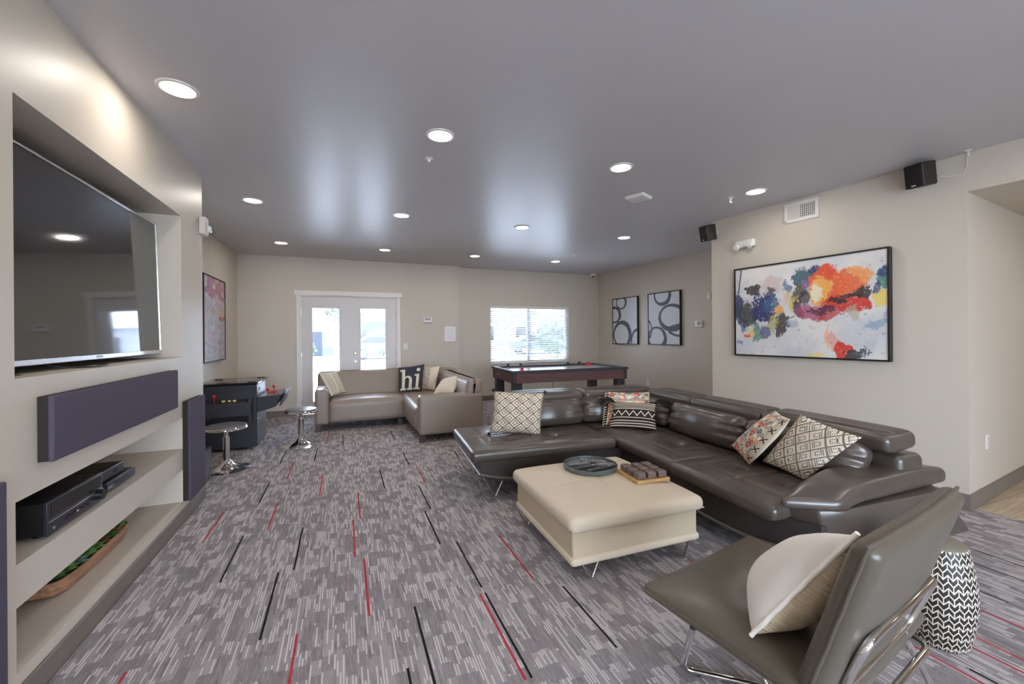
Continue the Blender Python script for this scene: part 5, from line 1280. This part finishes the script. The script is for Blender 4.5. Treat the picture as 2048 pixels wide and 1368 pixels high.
# ---------------------------------------------------------------- outside the doors and the window
struct('ground', MB().bb(-40, 50, 3.0, 75, -0.16, -0.06), M('asphalt_paving', srgb(212, 212, 210), 0.8, var=(0.6, 0.06)))
struct('ground_bounce', MB().bb(-40, 50, -40, 3.0, -0.16, -0.06), M('concrete_paving', srgb(222, 220, 216), 0.8, var=(0.6, 0.06)))  # unseen paving, kept pale to bounce daylight up to the ceiling
fn_ = thing('boundary_fence', 'long grey-blue fence far outside beyond the paving', 'fence', (-2.6, 29.5, -0.06))
FEN = M('fence_grey', srgb(46, 50, 60), 0.7)
MB().bb(-2.6, 2.0, -0.03, 0.03, 0.1, 1.72).obj('board_panel', FEN, fn_, smooth=0)
for x in (-2.6, -1.1, 0.4, 1.95): MB().bb(x - 0.05, x + 0.05, -0.06, 0.06, 0, 1.8).obj('post', FEN, fn_, smooth=0)
LEAF = M('outdoor_leaf', srgb(62, 80, 56), 0.6, var=(3, 0.2))
def shrub(label, x, y, r, h, seed, cat='shrub'):
    rp_ = random.Random(seed); t = thing('leafy_shrub', label, cat, (x, y, -0.06)); m = MB()
    for i in range(420):
        d = Vector((rp_.gauss(0, 1), rp_.gauss(0, 1), rp_.gauss(0, 1))).normalized() * rp_.uniform(0.6, 1)
        p = Vector((d.x * r, d.y * r, h * 0.55 + d.z * h * 0.45)); a = Vector((rp_.uniform(-1, 1), rp_.uniform(-1, 1), rp_.uniform(-1, 1))).normalized(); b_ = a.orthogonal().normalized(); l = 0.10 * r + 0.05
        m.add([p - a * l, p + b_ * l * 0.5, p + a * l, p - b_ * l * 0.5], [(0, 1, 2, 3)])
    m.obj('foliage', LEAF, t, smooth=0, merge=False); MB().cyl((0, 0, 0), (0, 0, h * 0.5), 0.05, 0.03, n=8).obj('stem', WOODD, t)
shrub('pale leafy shrub outside in front of the grey fence', -2.1, 24.5, 0.75, 1.3, 1); shrub('tall leafy tree outside between the two door leaves', 0.15, 33, 1.4, 5.2, 2, 'tree'); shrub('low leafy shrub outside behind the parked car', 2.6, 30, 0.9, 2.0, 3)
shrub('broad leafy shrub outside the window', 12.0, 22, 1.6, 2.2, 4); shrub('round leafy shrub outside the window, farther right', 17.5, 24, 1.5, 2.0, 5)
hs = thing('neighbour_house', 'pale house with white roof far outside beyond the parked car', 'house', (3.4, 42, -0.06))
STU = M('stucco_grey', srgb(54, 58, 70), 0.8); ROOFW = M('roof_white', srgb(226, 224, 222), 0.7)
MB().bb(-3.6, 5.6, 0, 5, 0, 2.75).obj('wall', STU, hs, smooth=0)
wedge([(-4.2, 2.7), (6.2, 2.7), (1.2, 4.6)], -0.6, 5.6, 'y').obj('roof', ROOFW, hs, smooth=0)
for x in (-2.0, 1.0, 3.6): MB().bb(x - 0.6, x + 0.6, -0.03, 0.02, 0.9, 2.1).obj('window', GLOSSB, hs, smooth=0)
hs = thing('neighbour_house', 'tall pale building outside at the left edge of the left door pane', 'house', (-5.2, 34, -0.06))
MB().bb(-3, 2.7, 0, 5, 0, 6.2).obj('wall', M('stucco_cream', srgb(112, 104, 94), 0.8), hs, smooth=0); MB().bb(-3.2, 2.95, -0.3, 5.2, 6.2, 6.5).obj('roof', ROOFW, hs, smooth=0)
for z in (1.6, 4.2): MB().bb(0.6, 1.7, -0.03, 0.02, z, z + 1.2).obj('window', GLOSSB, hs, smooth=0)
hs = thing('neighbour_house', 'long grey house outside the window, seen through the blind slats', 'house', (15, 34, -0.06))
MB().bb(-6, 7, 0, 6, 0, 2.8).obj('wall', M('stucco_pale', srgb(170, 172, 178), 0.8), hs, smooth=0); wedge([(-6.6, 2.7), (7.6, 2.7), (0.5, 4.8)], -0.5, 6.5, 'y').obj('roof', ROOFW, hs, smooth=0)
for x in (-3.5, 0, 3.5): MB().bb(x - 0.7, x + 0.7, -0.03, 0.02, 0.9, 2.1).obj('window', GLOSSB, hs, smooth=0)
CARP = M('car_paint_silver', srgb(76, 82, 92), 0.3, 0.2)
def car(label, x, y, rz):
    t = thing('parked_car', label, 'car', (x, y, -0.06), rz)
    side = [(-2.15, 0.30), (2.1, 0.30), (2.2, 0.62), (1.95, 0.82), (1.15, 0.92), (0.45, 1.38), (-0.95, 1.40), (-1.65, 0.98), (-2.15, 0.90)]
    wedge(side, -0.85, 0.85, 'y').obj('body', CARP, t, smooth=0, bevel=0.06)
    wedge([(1.0, 0.93), (0.42, 1.33), (-0.90, 1.35), (-1.5, 0.97)], -0.855, 0.855, 'y').obj('side_glass', GLOSSB, t, smooth=0)
    for wx in (-1.3, 1.35):
        for wy in (-0.78, 0.78):
            w_ = MB().cyl((wx, wy - 0.1, 0.32), (wx, wy + 0.1, 0.32), 0.32, n=24).obj('wheel', BLACK, t); MB().cyl((wx, wy - 0.105, 0.32), (wx, wy + 0.105, 0.32), 0.18, n=16).obj('rim', STEEL, w_)
car('silver parked car outside, seen through the right door pane', 2.3, 27.0, radians(4)); car('silver parked car outside the window, seen through the blind', 13.5, 28, radians(-5))
